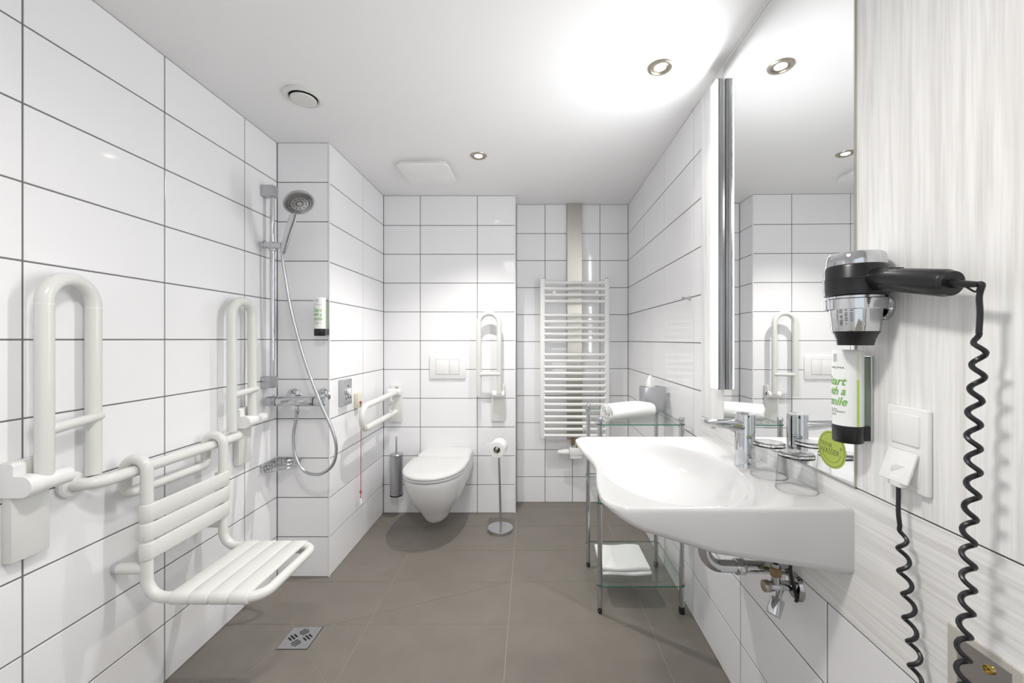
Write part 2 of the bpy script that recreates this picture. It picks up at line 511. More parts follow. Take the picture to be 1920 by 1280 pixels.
# ------------------------------------------------------------------ ceiling fittings
def downlight(x, y, label, where, soft=0.012):
    t = thing('ceiling_light', (x, y, ZC), label, 'ceiling light', 'round ceiling spotlights')
    b = B().lathe([(0.030, 0.0), (0.0305, -0.004), (0.034, -0.0065), (0.041, -0.006), (0.0445, -0.003), (0.0455, 0.0)], (x, y, ZC), seg=40, cap0=False, cap1=False)
    obj('ring', b, M['nickel'], t)
    b = B().lathe([(0.030, -0.001), (0.026, -0.0035), (0.021, -0.002)], (x, y, ZC), seg=32, cap0=False, cap1=False)
    obj('inner_ring', b, M['nickel'], t)
    b = B().lathe([(0.0215, -0.0015), (0.012, -0.0025), (0.0, -0.003)], (x, y, ZC), seg=28, cap0=False)
    obj('bulb', b, M['bulb'], t)
    l = bpy.data.lights.new('spot_lamp', 'SPOT')
    l.energy = SPOT_W[where]; l.color = SPOT_COL; l.spot_size = math.radians(170 if where == 'entrance' else 112); l.spot_blend = 0.8; l.shadow_soft_size = soft
    lo = bpy.data.objects.new('spot_lamp', l); C.objects.link(lo)
    lo.location = (0, 0, -0.03); lo.parent = t
    return t
downlight(0.475, 1.483, 'round brushed nickel ceiling spotlight above the washbasin, beside the mirror', 'basin')
downlight(-0.284, 2.199, 'round brushed nickel ceiling spotlight in front of the toilet, near the square fan cover', 'toilet')
downlight(-0.25, 0.42, 'added fill spotlight on the ceiling, out of view, inside the entrance doorway', 'entrance', 0.10)  # added unseen lamp that brightens the surfaces near the camera

t = thing('ceiling_vent', (-0.932, 1.659, ZC), 'round cream ceiling air valve with a central disc above the shower', 'vent')
b = B().lathe([(0.076, 0), (0.077, -0.004), (0.070, -0.010), (0.060, -0.012), (0.054, -0.009), (0.053, 0.0)], (-0.932, 1.659, ZC), seg=48, cap0=False, cap1=False)
obj('ring', b, M['cream2'] if 'cream2' in M else M['plastic'], t)
b = B().lathe([(0.0535, -0.0005), (0.0, -0.0005)], (-0.932, 1.659, ZC), seg=32, cap0=False)
obj('duct', b, M['recess_dark'], t)  # flat black disc, the shade inside the duct put in as colour
b = B().lathe([(0.02, -0.001), (0.046, -0.010), (0.0495, -0.014), (0.048, -0.019), (0.0, -0.022)], (-0.932, 1.659, ZC), seg=40)
obj('disc', b, M['plastic'], t)

t = thing('extractor_fan', (-0.605, 2.38, ZC), 'square white extractor fan cover on the ceiling near the toilet', 'fan')
b = B().box((-0.735, 2.255, ZC - 0.016), (-0.475, 2.515, ZC), 0.004, 2)
obj('frame', b, M['plastic2'], t)
rings = []
for s, z in ((0.130, ZC - 0.020), (0.145, ZC - 0.022), (0.1475, ZC - 0.026), (0.144, ZC - 0.031), (0.10, ZC - 0.0375), (0.05, ZC - 0.040)):
    r = []
    for i in range(48):
        a = 2 * math.pi * i / 48
        n = 9 if s > .12 else 4
        r.append((-0.605 + s * math.copysign(abs(math.cos(a)) ** (2 / n), math.cos(a)), 2.38 + s * math.copysign(abs(math.sin(a)) ** (2 / n), math.sin(a)), z))
    rings.append(r)
obj('cover', B().loft(rings), M['plastic2'], t)

# ------------------------------------------------------------------ mirror, mirror light, sticker
MY0, MY1, MZ0, MZ1 = 0.858, 1.452, 0.893, 2.180
t = thing('mirror', (RW(1.15), 1.15, MZ0), 'tall frameless wall mirror above the washbasin', 'mirror')
on_right('glass', MY0, MY1, MZ0, MZ1, 0.0030, 0.0075, M['mirror'], t, 0.0006)
b = B()
for y0, y1, z0, z1 in ((MY0 - .0022, MY0, MZ0 - .002, MZ1 + .002), (MY1, MY1 + .0022, MZ0 - .002, MZ1 + .002), (MY0, MY1, MZ0 - .0022, MZ0), (MY0, MY1, MZ1, MZ1 + .0022)):
    b.box((-0.0076, y0, z0), (-0.003, y1, z1))
for v in b.bm.verts: v.co.x += RW(v.co.y)
obj('edge', b, M['steel'], t)

LY = 1.464; lx = RW(LY, 0.008)
t = thing('mirror_light', (lx, LY, 1.03), 'upright grey and white strip light on the left edge of the mirror', 'lamp')
def lamp_ring(z):
    x1, x0, ya, yb = lx - 0.0270, lx - 0.0310, LY - 0.0222, LY + 0.0222
    return [(x1, ya, z), (x1, yb, z), (x0 + .001, yb, z), (x0, yb - .002, z), (x0, ya + .003, z), (x0 + .0015, ya, z)]
obj('diffuser', B().loft([lamp_ring(1.0290), lamp_ring(2.1320)]), M['led'], t)
b = B().box((lx - 0.0275, LY - 0.024, 1.0255), (lx - 0.0005, LY + 0.024, 2.1355), 0.002, 2)
b.box((lx - 0.019, LY - 0.0265, 1.0265), (lx - 0.0105, LY - 0.024, 2.134), 0.001, 1)
for z in (1.0255, 2.1320): b.box((lx - 0.0305, LY - 0.0225, z), (lx - 0.010, LY + 0.0225, z + 0.0035), 0.001, 1)
obj('housing', b, M['lampgrey'], t)

SY, SZ, SR = 0.922, 0.954, 0.0425
t = thing('sticker', (RW(SY), SY, SZ), 'round olive green drinking water sticker on the mirror', 'sticker')
b = B().lathe([(SR, 0), (SR, 0.0009)], (RW(SY, 0.0077), SY, SZ), (-1, 0, 0), seg=48)
obj('disc', b, M['sticker'], t)
def on_mirror(d):
    return lambda x, z: Vector((RW(SY, d), SY - x, SZ + z))
b = B()
add_text(b, 'TRINK', 0.0165, on_mirror(0.0088), dx=-0.0165, dy=0.0085, width=0.040, offset=-0.0002)
add_text(b, 'WASSER', 0.0185, on_mirror(0.0088), dx=-0.0065, dy=-0.006, width=0.060, offset=-0.0002)
add_text(b, '*', 0.018, on_mirror(0.0088), dx=0.029, dy=0.004)
obj('lettering', b, M['ink'], t, smooth=0)
b = B().tube([(RW(SY, 0.0087), SY + 0.0385 * math.cos(a * math.pi / 24), SZ + 0.0385 * math.sin(a * math.pi / 24)) for a in range(48)], 0.0004, 5, closed=True)
b.tube([(RW(SY, 0.0087), SY + 0.029 * math.cos(a * math.pi / 24), SZ + 0.029 * math.sin(a * math.pi / 24)) for a in range(26, 46)], 0.0003, 5)
obj('printed_ring', b, M['ink'], t)

# ------------------------------------------------------------------ washbasin
WZ = 0.8436
def basin():
    y0, y1 = 0.862, 1.508
    def xf(y):
        q = (y - 1.185) / 0.323
        return 0.160 + 0.026 * math.exp(-(q / 0.42) ** 2) + 0.0 * q
    outline = []
    N = 24
    # front edge from far to near, with rounded corners
    r = 0.075
    def corner(cx, cy, a0, a1):
        return [Vector((cx + r * math.cos(a0 + (a1 - a0) * k / 10), cy + r * math.sin(a0 + (a1 - a0) * k / 10))) for k in range(11)]
    outline += [Vector((RW(y1, 0.003), y1))]
    outline += corner(xf(y1) + r, y1 - r * 0.8, math.pi / 2, math.pi)[:]
    for p in outline[1:]: p.y = min(p.y, y1)
    for k in range(1, N):
        y = (y1 - r) + ((y0 + r) - (y1 - r)) * k / N
        outline.append(Vector((xf(y), y)))
    outline += corner(xf(y0) + r, y0 + r, math.pi, 1.5 * math.pi)
    outline += [Vector((RW(y0, 0.003), y0))]
    c = Vector((0.385, 1.170))
    # sample by angle; keep the two wall corners
    def ray(a):
        d = Vector((math.cos(a), math.sin(a))); best = None
        for i in range(len(outline)):
            p, q = outline[i], outline[(i + 1) % len(outline)]
            e = q - p; den = d.x * e.y - d.y * e.x
            if abs(den) < 1e-9: continue
            w = p - c
            tt = (w.x * e.y - w.y * e.x) / den; uu = (w.x * d.y - w.y * d.x) / den
            if tt > 0 and -1e-6 <= uu <= 1 + 1e-6 and (best is None or tt > best): best = tt
        return c + d * best
    angs = [2 * math.pi * i / 144 for i in range(144)]
    for p in (outline[0], outline[-1]):
        a = math.atan2(p.y - c.y, p.x - c.x) % (2 * math.pi)
        i = min(range(144), key=lambda k: abs(angs[k] - a)); angs[i] = a
    O = [ray(a) for a in angs]
    zb = lambda x: max(0.690, 0.697 + (0.70 - x) * 0.145 + max(0, (0.40 - x)) * 0.16 + max(0, 0.24 - x) * 0.15)
    def inn(d, z=None, zf=None):
        out = []
        for p in O:
            v = (c - p); L = v.length
            q = p + v * (d / L)
            out.append(Vector((q.x, q.y, z if z is not None else zf(p))))
        return out
    def bowl(s, z):
        out = []
        for a in angs:
            ca, sa = math.cos(a), math.sin(a)
            ex = 0.187 if ca > 0 else 0.187
            n = 2.25
            k = (abs(ca / ex) ** n + abs(sa / 0.288) ** n) ** (-1 / n)
            out.append(Vector((c.x + ca * k * s - 0.002, c.y + sa * k * s, z)))
        return out
    rings = [
        [Vector((c.x + (p.x - c.x) * 0.05, c.y + (p.y - c.y) * 0.05, 0.727)) for p in O],
        [Vector((c.x + (p.x - c.x) * 0.30, c.y + (p.y - c.y) * 0.30, 0.729)) for p in O],
        [Vector((c.x + (p.x - c.x) * 0.62, c.y + (p.y - c.y) * 0.62, min(0.748, zb(c.x + (p.x - c.x) * .62) - .002))) for p in O],
        [Vector((c.x + (p.x - c.x) * 0.86, c.y + (p.y - c.y) * 0.86, zb(c.x + (p.x - c.x) * .86) - 0.001)) for p in O],
        inn(0.018, zf=lambda p: zb(p.x)), inn(0.008, zf=lambda p: zb(p.x) + 0.003), inn(0.002, zf=lambda p: zb(p.x) + 0.010), inn(0.0, zf=lambda p: zb(p.x) + 0.018),
        inn(0.0, WZ - 0.010), inn(0.0008, WZ - 0.005), inn(0.003, WZ - 0.0015), inn(0.008, WZ), inn(0.014, WZ - 0.0006),
        bowl(1.03, WZ - 0.0008), bowl(1.0, WZ - 0.003), bowl(0.965, WZ - 0.012), bowl(0.92, WZ - 0.032), bowl(0.83, WZ - 0.062), bowl(0.68, WZ - 0.084),
        bowl(0.48, WZ - 0.096), bowl(0.25, WZ - 0.102), bowl(0.09, WZ - 0.104)]
    return B().loft(rings)
t = thing('washbasin', (0.43, 1.185, 0.69), 'white ceramic wall-hung washbasin with a curved front and shallow bowl', 'washbasin')
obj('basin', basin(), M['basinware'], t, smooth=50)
b = B().lathe([(0.024, 0), (0.024, 0.06), (0.018, 0.065), (0.018, 0.08)], (0.4717, 1.10, 0.655), seg=24)
b.tube(fillet([(0.4717, 1.10, 0.71), (0.4717, 1.10, 0.590), (RW(1.10, -0.004), 1.10, 0.583)], 0.05, 12), 0.0165, 20)
b.cyl((0.556, 1.10, 0.5873), (0.581, 1.10, 0.5866), 0.021, bev=.002)
obj('waste_pipe', b, M['chrome'], t)

# faucet
FX, FY = 0.6156, 1.1608
t = thing('faucet', (FX, FY, WZ), 'chrome sensor faucet with a flat angled spout on the washbasin', 'faucet')
b = B().lathe([(0.0285, 0.0), (0.0275, 0.003), (0.0265, 0.02), (0.0265, 0.145), (0.0255, 0.1495), (0.0, 0.151)], (FX, FY, WZ - 0.001), seg=40)
obj('body', b, M['chrome'], t)
rings = []
for s, zc, h, w in ((0.0, 0.118, 0.0135, 0.0235), (0.03, 0.1175, 0.0130, 0.0235), (0.07, 0.120, 0.0105, 0.0225), (0.090, 0.1225, 0.0085, 0.0215), (0.100, 0.1250, 0.0055, 0.0205)):
    rings.append([(FX - 0.010 - s, FY + w * math.copysign(abs(math.cos(a)) ** 0.6, math.cos(a)), WZ + zc + h * math.copysign(abs(math.sin(a)) ** 0.75, math.sin(a)) - (0.0 if math.sin(a) > 0 else 0.004 * (1 - s / .12)))
                  for a in [2 * math.pi * i / 28 for i in range(28)]])
obj('spout', B().loft(rings), M['chrome'], t)
b = B().cyl((FX - 0.095, FY, WZ + 0.119), (FX - 0.091, FY, WZ + 0.108), 0.010, seg=20)
obj('aerator', b, M['steel'], t)
b = B().box((FX - 0.0285, FY - 0.006, WZ + 0.045), (FX - 0.025, FY + 0.006, WZ + 0.072), 0.001, 1)
obj('sensor_window', b, M['steel'], t)
b = B().cyl((FX, FY - 0.025, WZ + 0.025), (FX - 0.002, FY - 0.040, WZ + 0.021), 0.006, seg=16, bev=.001)
b.cyl((FX - 0.001, FY - 0.036, WZ + 0.022), (FX + 0.022, FY - 0.046, WZ + 0.030), 0.0028, seg=10)
obj('lever', b, M['chrome'], t)

# tumblers, upside down
def tumbler(x, y, label):
    t = thing('drinking_glass', (x, y, WZ), label, 'glass', 'tumblers on the washbasin')
    b = B().lathe([(0.0405 + .0022, 0.0), (0.0436, 0.0), (0.0442, 0.0015), (0.0388, 0.0790), (0.0374, 0.0790), (0.0428, 0.002)], (x, y, WZ + 0.0004), seg=48, cap0=False, cap1=False)
    bmesh.ops.bridge_loops(b.bm, edges=[e for e in b.bm.edges if e.is_boundary])
    obj('wall', b, M['tumbler'], t)
    b = B().lathe([(0.0, 0.0792), (0.0370, 0.0792), (0.0386, 0.0800), (0.0383, 0.0855), (0.0370, 0.0880), (0.0330, 0.0885), (0.0, 0.0872)], (x, y, WZ + 0.0004), seg=48)
    obj('thick_foot', b, M['glass'], t)
    b = B().tube([(x + .0434 * math.cos(math.pi * k / 24), y + .0434 * math.sin(math.pi * k / 24), WZ + .0016) for k in range(48)], 0.0013, 8, closed=True)
    obj('drinking_rim', b, M['tumbler'], t)
    return t
tumbler(0.639, 0.9725, 'upturned clear glass tumbler nearer the front edge of the washbasin')
tumbler(0.633, 1.074, 'upturned clear glass tumbler right beside the chrome faucet')

# angle valve below the basin
vx, vy, vz = RW(1.058), 1.058, 0.560
t = thing('angle_valve', (vx, vy, vz), 'chrome angle valve with a wall rosette below the washbasin', 'valve')
obj('rosette', B().lathe([(0.036, 0), (0.036, 0.003), (0.030, 0.010), (0.016, 0.013)], (vx, vy, vz), (-1, 0, 0), seg=32), M['chrome'], t)
b = B().cyl((vx, vy, vz), (vx - 0.075, vy, vz), 0.0125, bev=.002)
b.cyl((vx - 0.055, vy, vz), (vx - 0.055, vy, vz + 0.06), 0.011)
obj('body', b, M['chrome'], t)
obj('nut', B().lathe([(0.014, 0), (0.0155, .003), (0.0155, 0.020), (0.013, 0.023)], (vx - 0.055, vy, vz + 0.028), seg=6), M['oldbrass'], t, smooth=0)
obj('cap', B().cyl((vx - 0.072, vy, vz), (vx - 0.088, vy, vz), 0.0145, bev=.002), M['nickel'], t)
b = B().cyl((vx - 0.045, vy - 0.004, vz - 0.004), (vx - 0.062, vy - 0.018, vz - 0.030), 0.008)
b.cyl((vx - 0.058, vy - 0.015, vz - 0.024), (vx - 0.080, vy - 0.030, vz - 0.056), 0.0165, bev=.002)
obj('knob', b, M['chrome'], t)
b = B().tube(catmull([(vx - 0.055, vy, vz + 0.085), (vx - 0.03, vy - 0.015, vz + 0.10), (vx - 0.028, vy - 0.02, vz + 0.04), (vx - 0.012, vy - 0.018, vz - 0.02), (vx - 0.010, vy - 0.012, vz - 0.032)], 8), 0.0042, 8)
b.tube([(vx - 0.055, vy, vz + 0.05), (vx - 0.055, vy, vz + 0.15)], 0.006, 10)
obj('hose', b, M['rubber'], t)

# ------------------------------------------------------------------ hair dryer and its holder
HX, HY = 0.6345, 0.790
t = thing('hair_dryer_holder', (RW(0.7886), 0.7886, 1.27), 'chrome wall rosette and ring holding the hair dryer', 'holder')
hx = RW(0.7886, 0.003)
obj('rosette', B().lathe([(0.026, 0), (0.026, 0.006), (0.023, 0.010), (0.0, 0.011)], (hx, 0.7886, 1.268), (-1, 0, 0), seg=32), M['chrome'], t)
b = B().lathe([(0.0475, 0), (0.0495, 0.0015), (0.0500, 0.020), (0.0485, 0.0215), (0.0465, 0.021), (0.0465, 0.001)], (HX, HY, 1.262), seg=40, cap0=False, cap1=False)
bmesh.ops.bridge_loops(b.bm, edges=[e for e in b.bm.edges if e.is_boundary])
obj('ring', b, M['chrome'], t)
b = B().tube(fillet([(hx - 0.002, 0.7886, 1.268), (hx - 0.016, 0.775, 1.270), (HX + 0.035, HY - 0.035, 1.272)], 0.01), 0.009, 12)
obj('arm', b, M['chrome'], t)

t = thing('hair_dryer', (HX, HY, 1.195), 'black and chrome hair dryer hanging in a wall ring on the wood panel', 'hair dryer')
obj('motor_cap', B().lathe([(0.0485, 1.345), (0.0482, 1.352), (0.047, 1.366), (0.044, 1.3705), (0.0, 1.373)], (HX, HY, 0), seg=40), M['chrome'], t)
obj('body', B().lathe([(0.047, 1.288), (0.0505, 1.291), (0.0515, 1.300), (0.0515, 1.318), (0.0522, 1.3195), (0.0522, 1.3215), (0.0515, 1.323), (0.0515, 1.342), (0.049, 1.347)], (HX, HY, 0), seg=40), M['black'], t)
obj('barrel', B().lathe([(0.038, 1.2205), (0.0385, 1.222), (0.0445, 1.286), (0.0445, 1.290)], (HX, HY, 0), seg=40), M['chrome'], t)
rings = []
for z, rx, ry in ((1.223, .0378, .0378), (1.2195, .0378, .0378), (1.214, .0345, .0345), (1.205, .0325, .0285), (1.1935, .0320, .0225), (1.1935, .0295, .0195), (1.203, .0270, .0195)):
    rings.append([(HX + rx * math.cos(2 * math.pi * i / 32), HY + ry * math.sin(2 * math.pi * i / 32), z) for i in range(32)])
obj('nozzle', B().loft(rings), M['black'], t)
h0, h1 = Vector((HX, HY - 0.030, 1.320)), Vector((HX + 0.003, 0.616, 1.2905))
b = B().cyl(h0, h1, 0.0200, 0.0212, seg=32, bev=.004)
b.cyl(h1 + (h0 - h1) * 0.02, h1 + (h0 - h1) * 0.0 - (h0 - h1).normalized() * 0.006, 0.0205, 0.0185, seg=32)
hd = obj('handle', b, M['black'], t)
ax = (h1 - h0).normalized()
b = B()
for k in (0.34, 0.42):
    p = h0 + (h1 - h0) * k + Vector((0, 0, 0.0185))
    b.box(p - Vector((0.006, 0.006, 0.002)), p + Vector((0.006, 0.006, 0.003)), 0.001, 1)
obj('switch', b, M['rubber'], hd)
b = B()
def on_barrel(x, z):
    r = 0.0390 + (z + 0.064 - 0.002) / 0.064 * 0.006 + 0.0006
    a = math.pi + 0.62 + x / 0.042
    return Vector((HX + r * math.cos(a), HY + r * math.sin(a), 1.286 - 0.0 + z))
# rating print running up the barrel
for k, (s, wd) in enumerate((('1600 W  230 V', 0.040), ('~ 50-60 Hz', 0.034), ('CLASS II', 0.022))):
    tt = text_polys(s, 0.006)
    xs = [v.co.x for v in tt.verts]; f = wd / (max(xs) - min(xs))
    for v in tt.verts: v.co = on_barrel(v.co.y * 1.1 + 0.009 * k - 0.012, -0.036 + v.co.x * f)
    b.take(tt)
obj('lettering', b, M['ink'], t, smooth=0)
# cord: down from the handle in coils, round below, and back up to the socket
e0 = h1 + ax * 0.004
A0, A1 = Vector((0.6405, 0.5776, 1.215)), Vector((0.628, 0.592, 0.60))
B1, B0 = Vector((0.664, 0.688, 0.56)), Vector((0.660, 0.722, 0.868))
def coil(p, q, pitch, r, n=14, ph=0.0):
    L = (q - p).length; turns = round(L / pitch); out = []
    for i in range(int(turns * n) + 1):
        s = i / (turns * n); a = ph + 2 * math.pi * turns * s
        k = min(1, s * turns / 0.5, (1 - s) * turns / 0.5)
        wob = 0.0015 * math.sin(s * 23)
        out.append(p + (q - p) * s + Vector((r * k * math.cos(a) + wob, r * k * math.sin(a), 0)))
    return out
strain = [e0, e0 + ax * 0.014, e0 + ax * 0.036 + Vector((0.0015, 0, 0.001))]
obj('strain_relief', B().tube(strain, lambda s: 0.0075 - 0.0035 * s, 12), M['black'], t)
path = catmull([strain[-1] - ax * .004, strain[-1] + ax * 0.004, Vector((0.641, 0.5775, 1.266)), Vector((0.642, 0.5775, 1.243)), A0], 6)[:-1]
path += coil(A0, A1, 0.0345, 0.0068)
path += catmull([A1, (0.628, 0.600, 0.50), (0.640, 0.635, 0.44), (0.655, 0.670, 0.47), B1], 8)[1:-1]
path += coil(B1, B0, 0.0375, 0.0076, ph=2.0)
path += catmull([B0, (0.6585, 0.724, 0.895), (0.661, 0.7265, 0.925), (0.6635, 0.730, 0.958)], 6)[1:]
obj('cord', B().tube(path, 0.0036, 8), M['rubber'], t)
b = B().tube(catmull([strain[1], strain[1] + Vector((0, -.010, -.008)), strain[2] + Vector((0, .004, -.010)), strain[2]], 6), 0.0015, 6)
obj('hanging_loop', b, M['black'], t)

# ------------------------------------------------------------------ switch and socket, flush-mounted box
def wall_box(bb, y0, y1, z0, z1, d0, d1, bev=0.0, seg=2):
    b2 = B().box((-d1, y0, z0), (-d0, y1, z1), bev, seg)
    for v in b2.bm.verts: v.co.x += RW(v.co.y, 0.003)
    return bb.take(b2.bm)
t = thing('switch_and_socket', (RW(0.7313), 0.7313, 0.9325), 'white two-gang light switch and flap socket on the wood panel', 'switch')
b = wall_box(B(), 0.6903, 0.7713, 0.9325, 1.0835, 0.0, 0.011, 0.004, 3)
obj('frame', b, M['plastic2'], t)
b = wall_box(B(), 0.7028, 0.7588, 1.0150, 1.0710, 0.006, 0.0145, 0.003, 3)
obj('rocker', b, M['plastic2'], t)
b = wall_box(B(), 0.7028, 0.7588, 0.9450, 1.0010, 0.006, 0.0125, 0.002, 2)
obj('socket', b, M['plastic2'], t)
b2 = B().box((-0.0055, -0.0285, -0.0575), (0.0, 0.0285, 0.0), 0.002, 2)
b = B().take(b2.bm, Matrix.Translation((RW(0.7308, 0.0155), 0.7308, 1.0030)) @ Matrix.Rotation(math.radians(19), 4, 'Y'))
obj('flap', b, M['plastic2'], t)
b = B().cyl((RW(0.7308, 0.012), 0.7308, 0.9715), (RW(0.7308, 0.030), 0.7238, 0.9665), 0.016, seg=24, bev=.002)
b.box((RW(0.7308, 0.038), 0.7158, 0.9405), (RW(0.7308, 0.024), 0.7383, 0.9605), 0.003, 2)
obj('plug', b, M['plastic2'], t)

t = thing('antenna_box', (RW(0.616), 0.616, 0.55), 'polished steel box with a brass socket set in the wood panel', 'box')
by0, by1, bz0, bz1 = 0.560, 0.664, 0.545, 0.7420
b = B()
wall_box(b, by1 - .014, by1, bz0, bz1, -0.001, 0.004, 0.001, 1); wall_box(b, by0, by0 + .014, bz0, bz1, -0.001, 0.004, 0.001, 1)
wall_box(b, by0 + .014, by1 - .014, bz1 - .013, bz1, -0.001, 0.004, 0.001, 1); wall_box(b, by0 + .014, by1 - .014, bz0, bz0 + .013, -0.001, 0.004, 0.001, 1)
obj('frame', b, M['palealu'], t)
obj('back_plate', wall_box(B(), by0 + .012, by1 - .012, bz0 + .01, bz1 - .01, -0.001, 0.0016), M['chrome'], t)
b = B()
yc, zc_ = 0.604, 0.712
xw = RW(yc, 0.004)
b.lathe([(0.0065, 0), (0.0065, 0.004), (0.0055, 0.0045), (0.0055, 0.001), (0.0, 0.001)], (xw, yc, zc_), (-1, 0, 0), seg=20, cap1=False)
b.cyl((xw, yc, zc_), (xw - 0.004, yc, zc_), 0.0018, seg=8)
obj('socket', b, M['brass'], t)
obj('screw', B().cyl((RW(.578, .004), 0.578, 0.690), (RW(.578, .012), 0.578, 0.690), 0.011, seg=24, bev=.001), M['edge'], t)

# ------------------------------------------------------------------ soap dispensers
def dispenser(name, cx, cy, z0, ang, wall_d, label):
    """ang: direction the label faces; wall_d: distance from the bottle's middle to the wall behind"""
    f = Vector((math.cos(ang), math.sin(ang), 0)); s = Vector((-math.sin(ang), math.cos(ang), 0))
    t = thing(name, (cx, cy, z0), label, 'soap dispenser', 'wall soap dispensers')
    o = Vector((cx, cy, z0)); R = 0.0265
    def ring(r, z, k=1.0):
        return [o + f * (r * math.cos(a)) * k + s * (r * math.sin(a)) + Vector((0, 0, z)) for a in [2 * math.pi * i / 40 for i in range(40)]]
    obj('bottle', B().loft([ring(R, 0.034), ring(R, 0.178), ring(R * 0.985, 0.184), ring(R * 0.93, 0.1875), ring(R * .5, 0.1885)]), M['bottle'], t)
    obj('cap', B().loft([ring(R * .95, 0.0), ring(R * 1.0, 0.002), ring(R * 1.012, 0.0345), ring(R * .95, 0.0365)]), M['black'], t)
    b = B()
    for a0, z0_, z1_ in ((0, 0.164, 0.180),):
        b.loft([[o + f * (rr * math.cos(a)) + s * (rr * math.sin(a)) + Vector((0, 0, z)) for rr, a, z in
                 ((R + .0006, -0.16, z0_), (R + .0006, 0.16, z0_), (R + .0006, 0.16, z1_), (R + .0006, -0.16, z1_))],
                [o + f * ((R - .002) * math.cos(a)) + s * ((R - .002) * math.sin(a)) + Vector((0, 0, z)) for a, z in ((-.16, z0_), (.16, z0_), (.16, z1_), (-.16, z1_))]])
    obj('key_slot', b, M['grey'], t)
    def mp(r):
        def fm(x, z):
            a = x / R
            return o + f * (r * math.cos(a)) + s * (r * math.sin(a)) + Vector((0, 0, z))
        return fm
    for txt, sz_, dy_, dx0, wd, sh in (('Start', .0235, .124, .001, .043, .35), ('with a', .0225, .104, -.001, .043, .35), ('smile', .0235, .083, .002, .043, .35)):
        b = B(); add_text(b, txt, sz_, mp(R + .0005), shear=sh, dy=dy_, dx=dx0, width=wd, offset=0.0005)
        obj('lettering', b, M['green'], t, smooth=0)
    for txt, sz_, dy_, dx0, wd in (('AROMA', .0055, .152, .004, .030), ('relaxing', .004, .0675, -.004, .018), ('HAIR & BODY', .005, .0625, .003, .034), ('WASH', .005, .0565, -.004, .015)):
        b = B(); add_text(b, txt, sz_, mp(R + .0005), dy=dy_, dx=dx0, width=wd)
        obj('lettering', b, M['ink'], t, smooth=0)
    for nm, mt_, za, zb_ in (('level_stripe', 'lime', 0.035, 0.128), ('level_stripe', 'pale', 0.128, 0.180)):
        b = B(); n = 5; a0, a1 = math.radians(84), math.radians(94)
        b.loft([[o + f * ((R + d) * math.cos(a)) + s * ((R + d) * math.sin(a)) + Vector((0, 0, z)) for a in [a0 + (a1 - a0) * i / n for i in range(n + 1)]]
                for d, z in ((0.0003, za), (0.0003, zb_))], closed=False, cap0=False, cap1=False)
        obj(nm, b, M[mt_], t)
    # bracket: plate on the wall, sage inner rail
    def bx(d0, d1, w, z0_, z1_, bev=.0015):
        b = B().box((-d1, -w, z0_), (-d0, w, z1_), bev, 1)
        mx = Matrix.Translation(o) @ Matrix.Rotation(ang, 4, 'Z')
        bmesh.ops.transform(b.bm, matrix=mx, verts=b.bm.verts); return b
    obj('wall_plate', bx(wall_d - 0.006, wall_d, 0.0195, 0.004, 0.176), M['matchrome'], t)
    obj('rail', bx(R - 0.006, wall_d - 0.004, 0.0165, 0.034, 0.172), M['holder'], t)
    obj('foot', bx(R - 0.008, wall_d - 0.004, 0.018, 0.004, 0.034), M['black'], t)
    return t
dx_ = RW(0.80, 0.003)
dispenser('soap_dispenser', 0.6520, 0.831, 0.9955, math.pi, RW(0.831, 0.003) - 0.6520, 'large white soap bottle in a bracket beside the mirror, under the hair dryer')
dispenser('soap_dispenser', -1.037, 1.990, 1.222, -math.pi / 2, YP - 1.990, 'small white soap bottle on the shower pier, right of the shower hose')

# ------------------------------------------------------------------ trolley, towels, tissue box
PX, PY = (0.305, 0.665), (1.780, 2.144)
t = thing('shelf_trolley', (0.485, 1.962, 0), 'three-tier glass shelf trolley with chrome posts behind the washbasin', 'shelf')
for x in PX:
    for y in PY:
        p = obj('post', B().cyl((x, y, 0.028), (x, y, 0.852), 0.0108, seg=20), M['chrome'], t)
        b = B().lathe([(0.0112, 0.0), (0.0112, 0.004), (0.0122, 0.005), (0.0122, 0.016), (0.0105, 0.0185), (0.0, 0.019)], (x, y, 0.845), seg=20)
        obj('finial', b, M['matchrome'], p)
        b = B()
        if y < 2 and x > .5 or y > 2 and x > .5: b.cyl((x, y, 0.0), (x, y, 0.030), 0.0128, seg=18, bev=.002)
        else:
            b.ball((x, y, 0.0125), 0.0125, (0.8, 1, 1)); b.cyl((x, y, 0.018), (x, y, 0.030), 0.009, seg=14)
        obj('foot', b, M['rubber'], p)
for z in (0.834, 0.490, 0.128):
    x0, x1, y0, y1, r = PX[0] - 0.016, PX[1] + 0.016, PY[0] - 0.016, PY[1] + 0.016, 0.022
    pts = []
    for cx, cy, a0 in ((x1 - r, y1 - r, 0), (x0 + r, y1 - r, 90), (x0 + r, y0 + r, 180), (x1 - r, y0 + r, 270)):
        pts += [(cx + r * math.cos(math.radians(a0 + 15 * k)), cy + r * math.sin(math.radians(a0 + 15 * k))) for k in range(7)]
    o = obj('glass_shelf', B().loft([[(x, y, z - 0.005) for x, y in pts], [(x, y, z) for x, y in pts]]), M['pane'], t, smooth=0)
    o.data.materials.append(M['paneedge'])
    for p in o.data.polygons:
        if abs(p.normal.z) < 0.5: p.material_index = 1

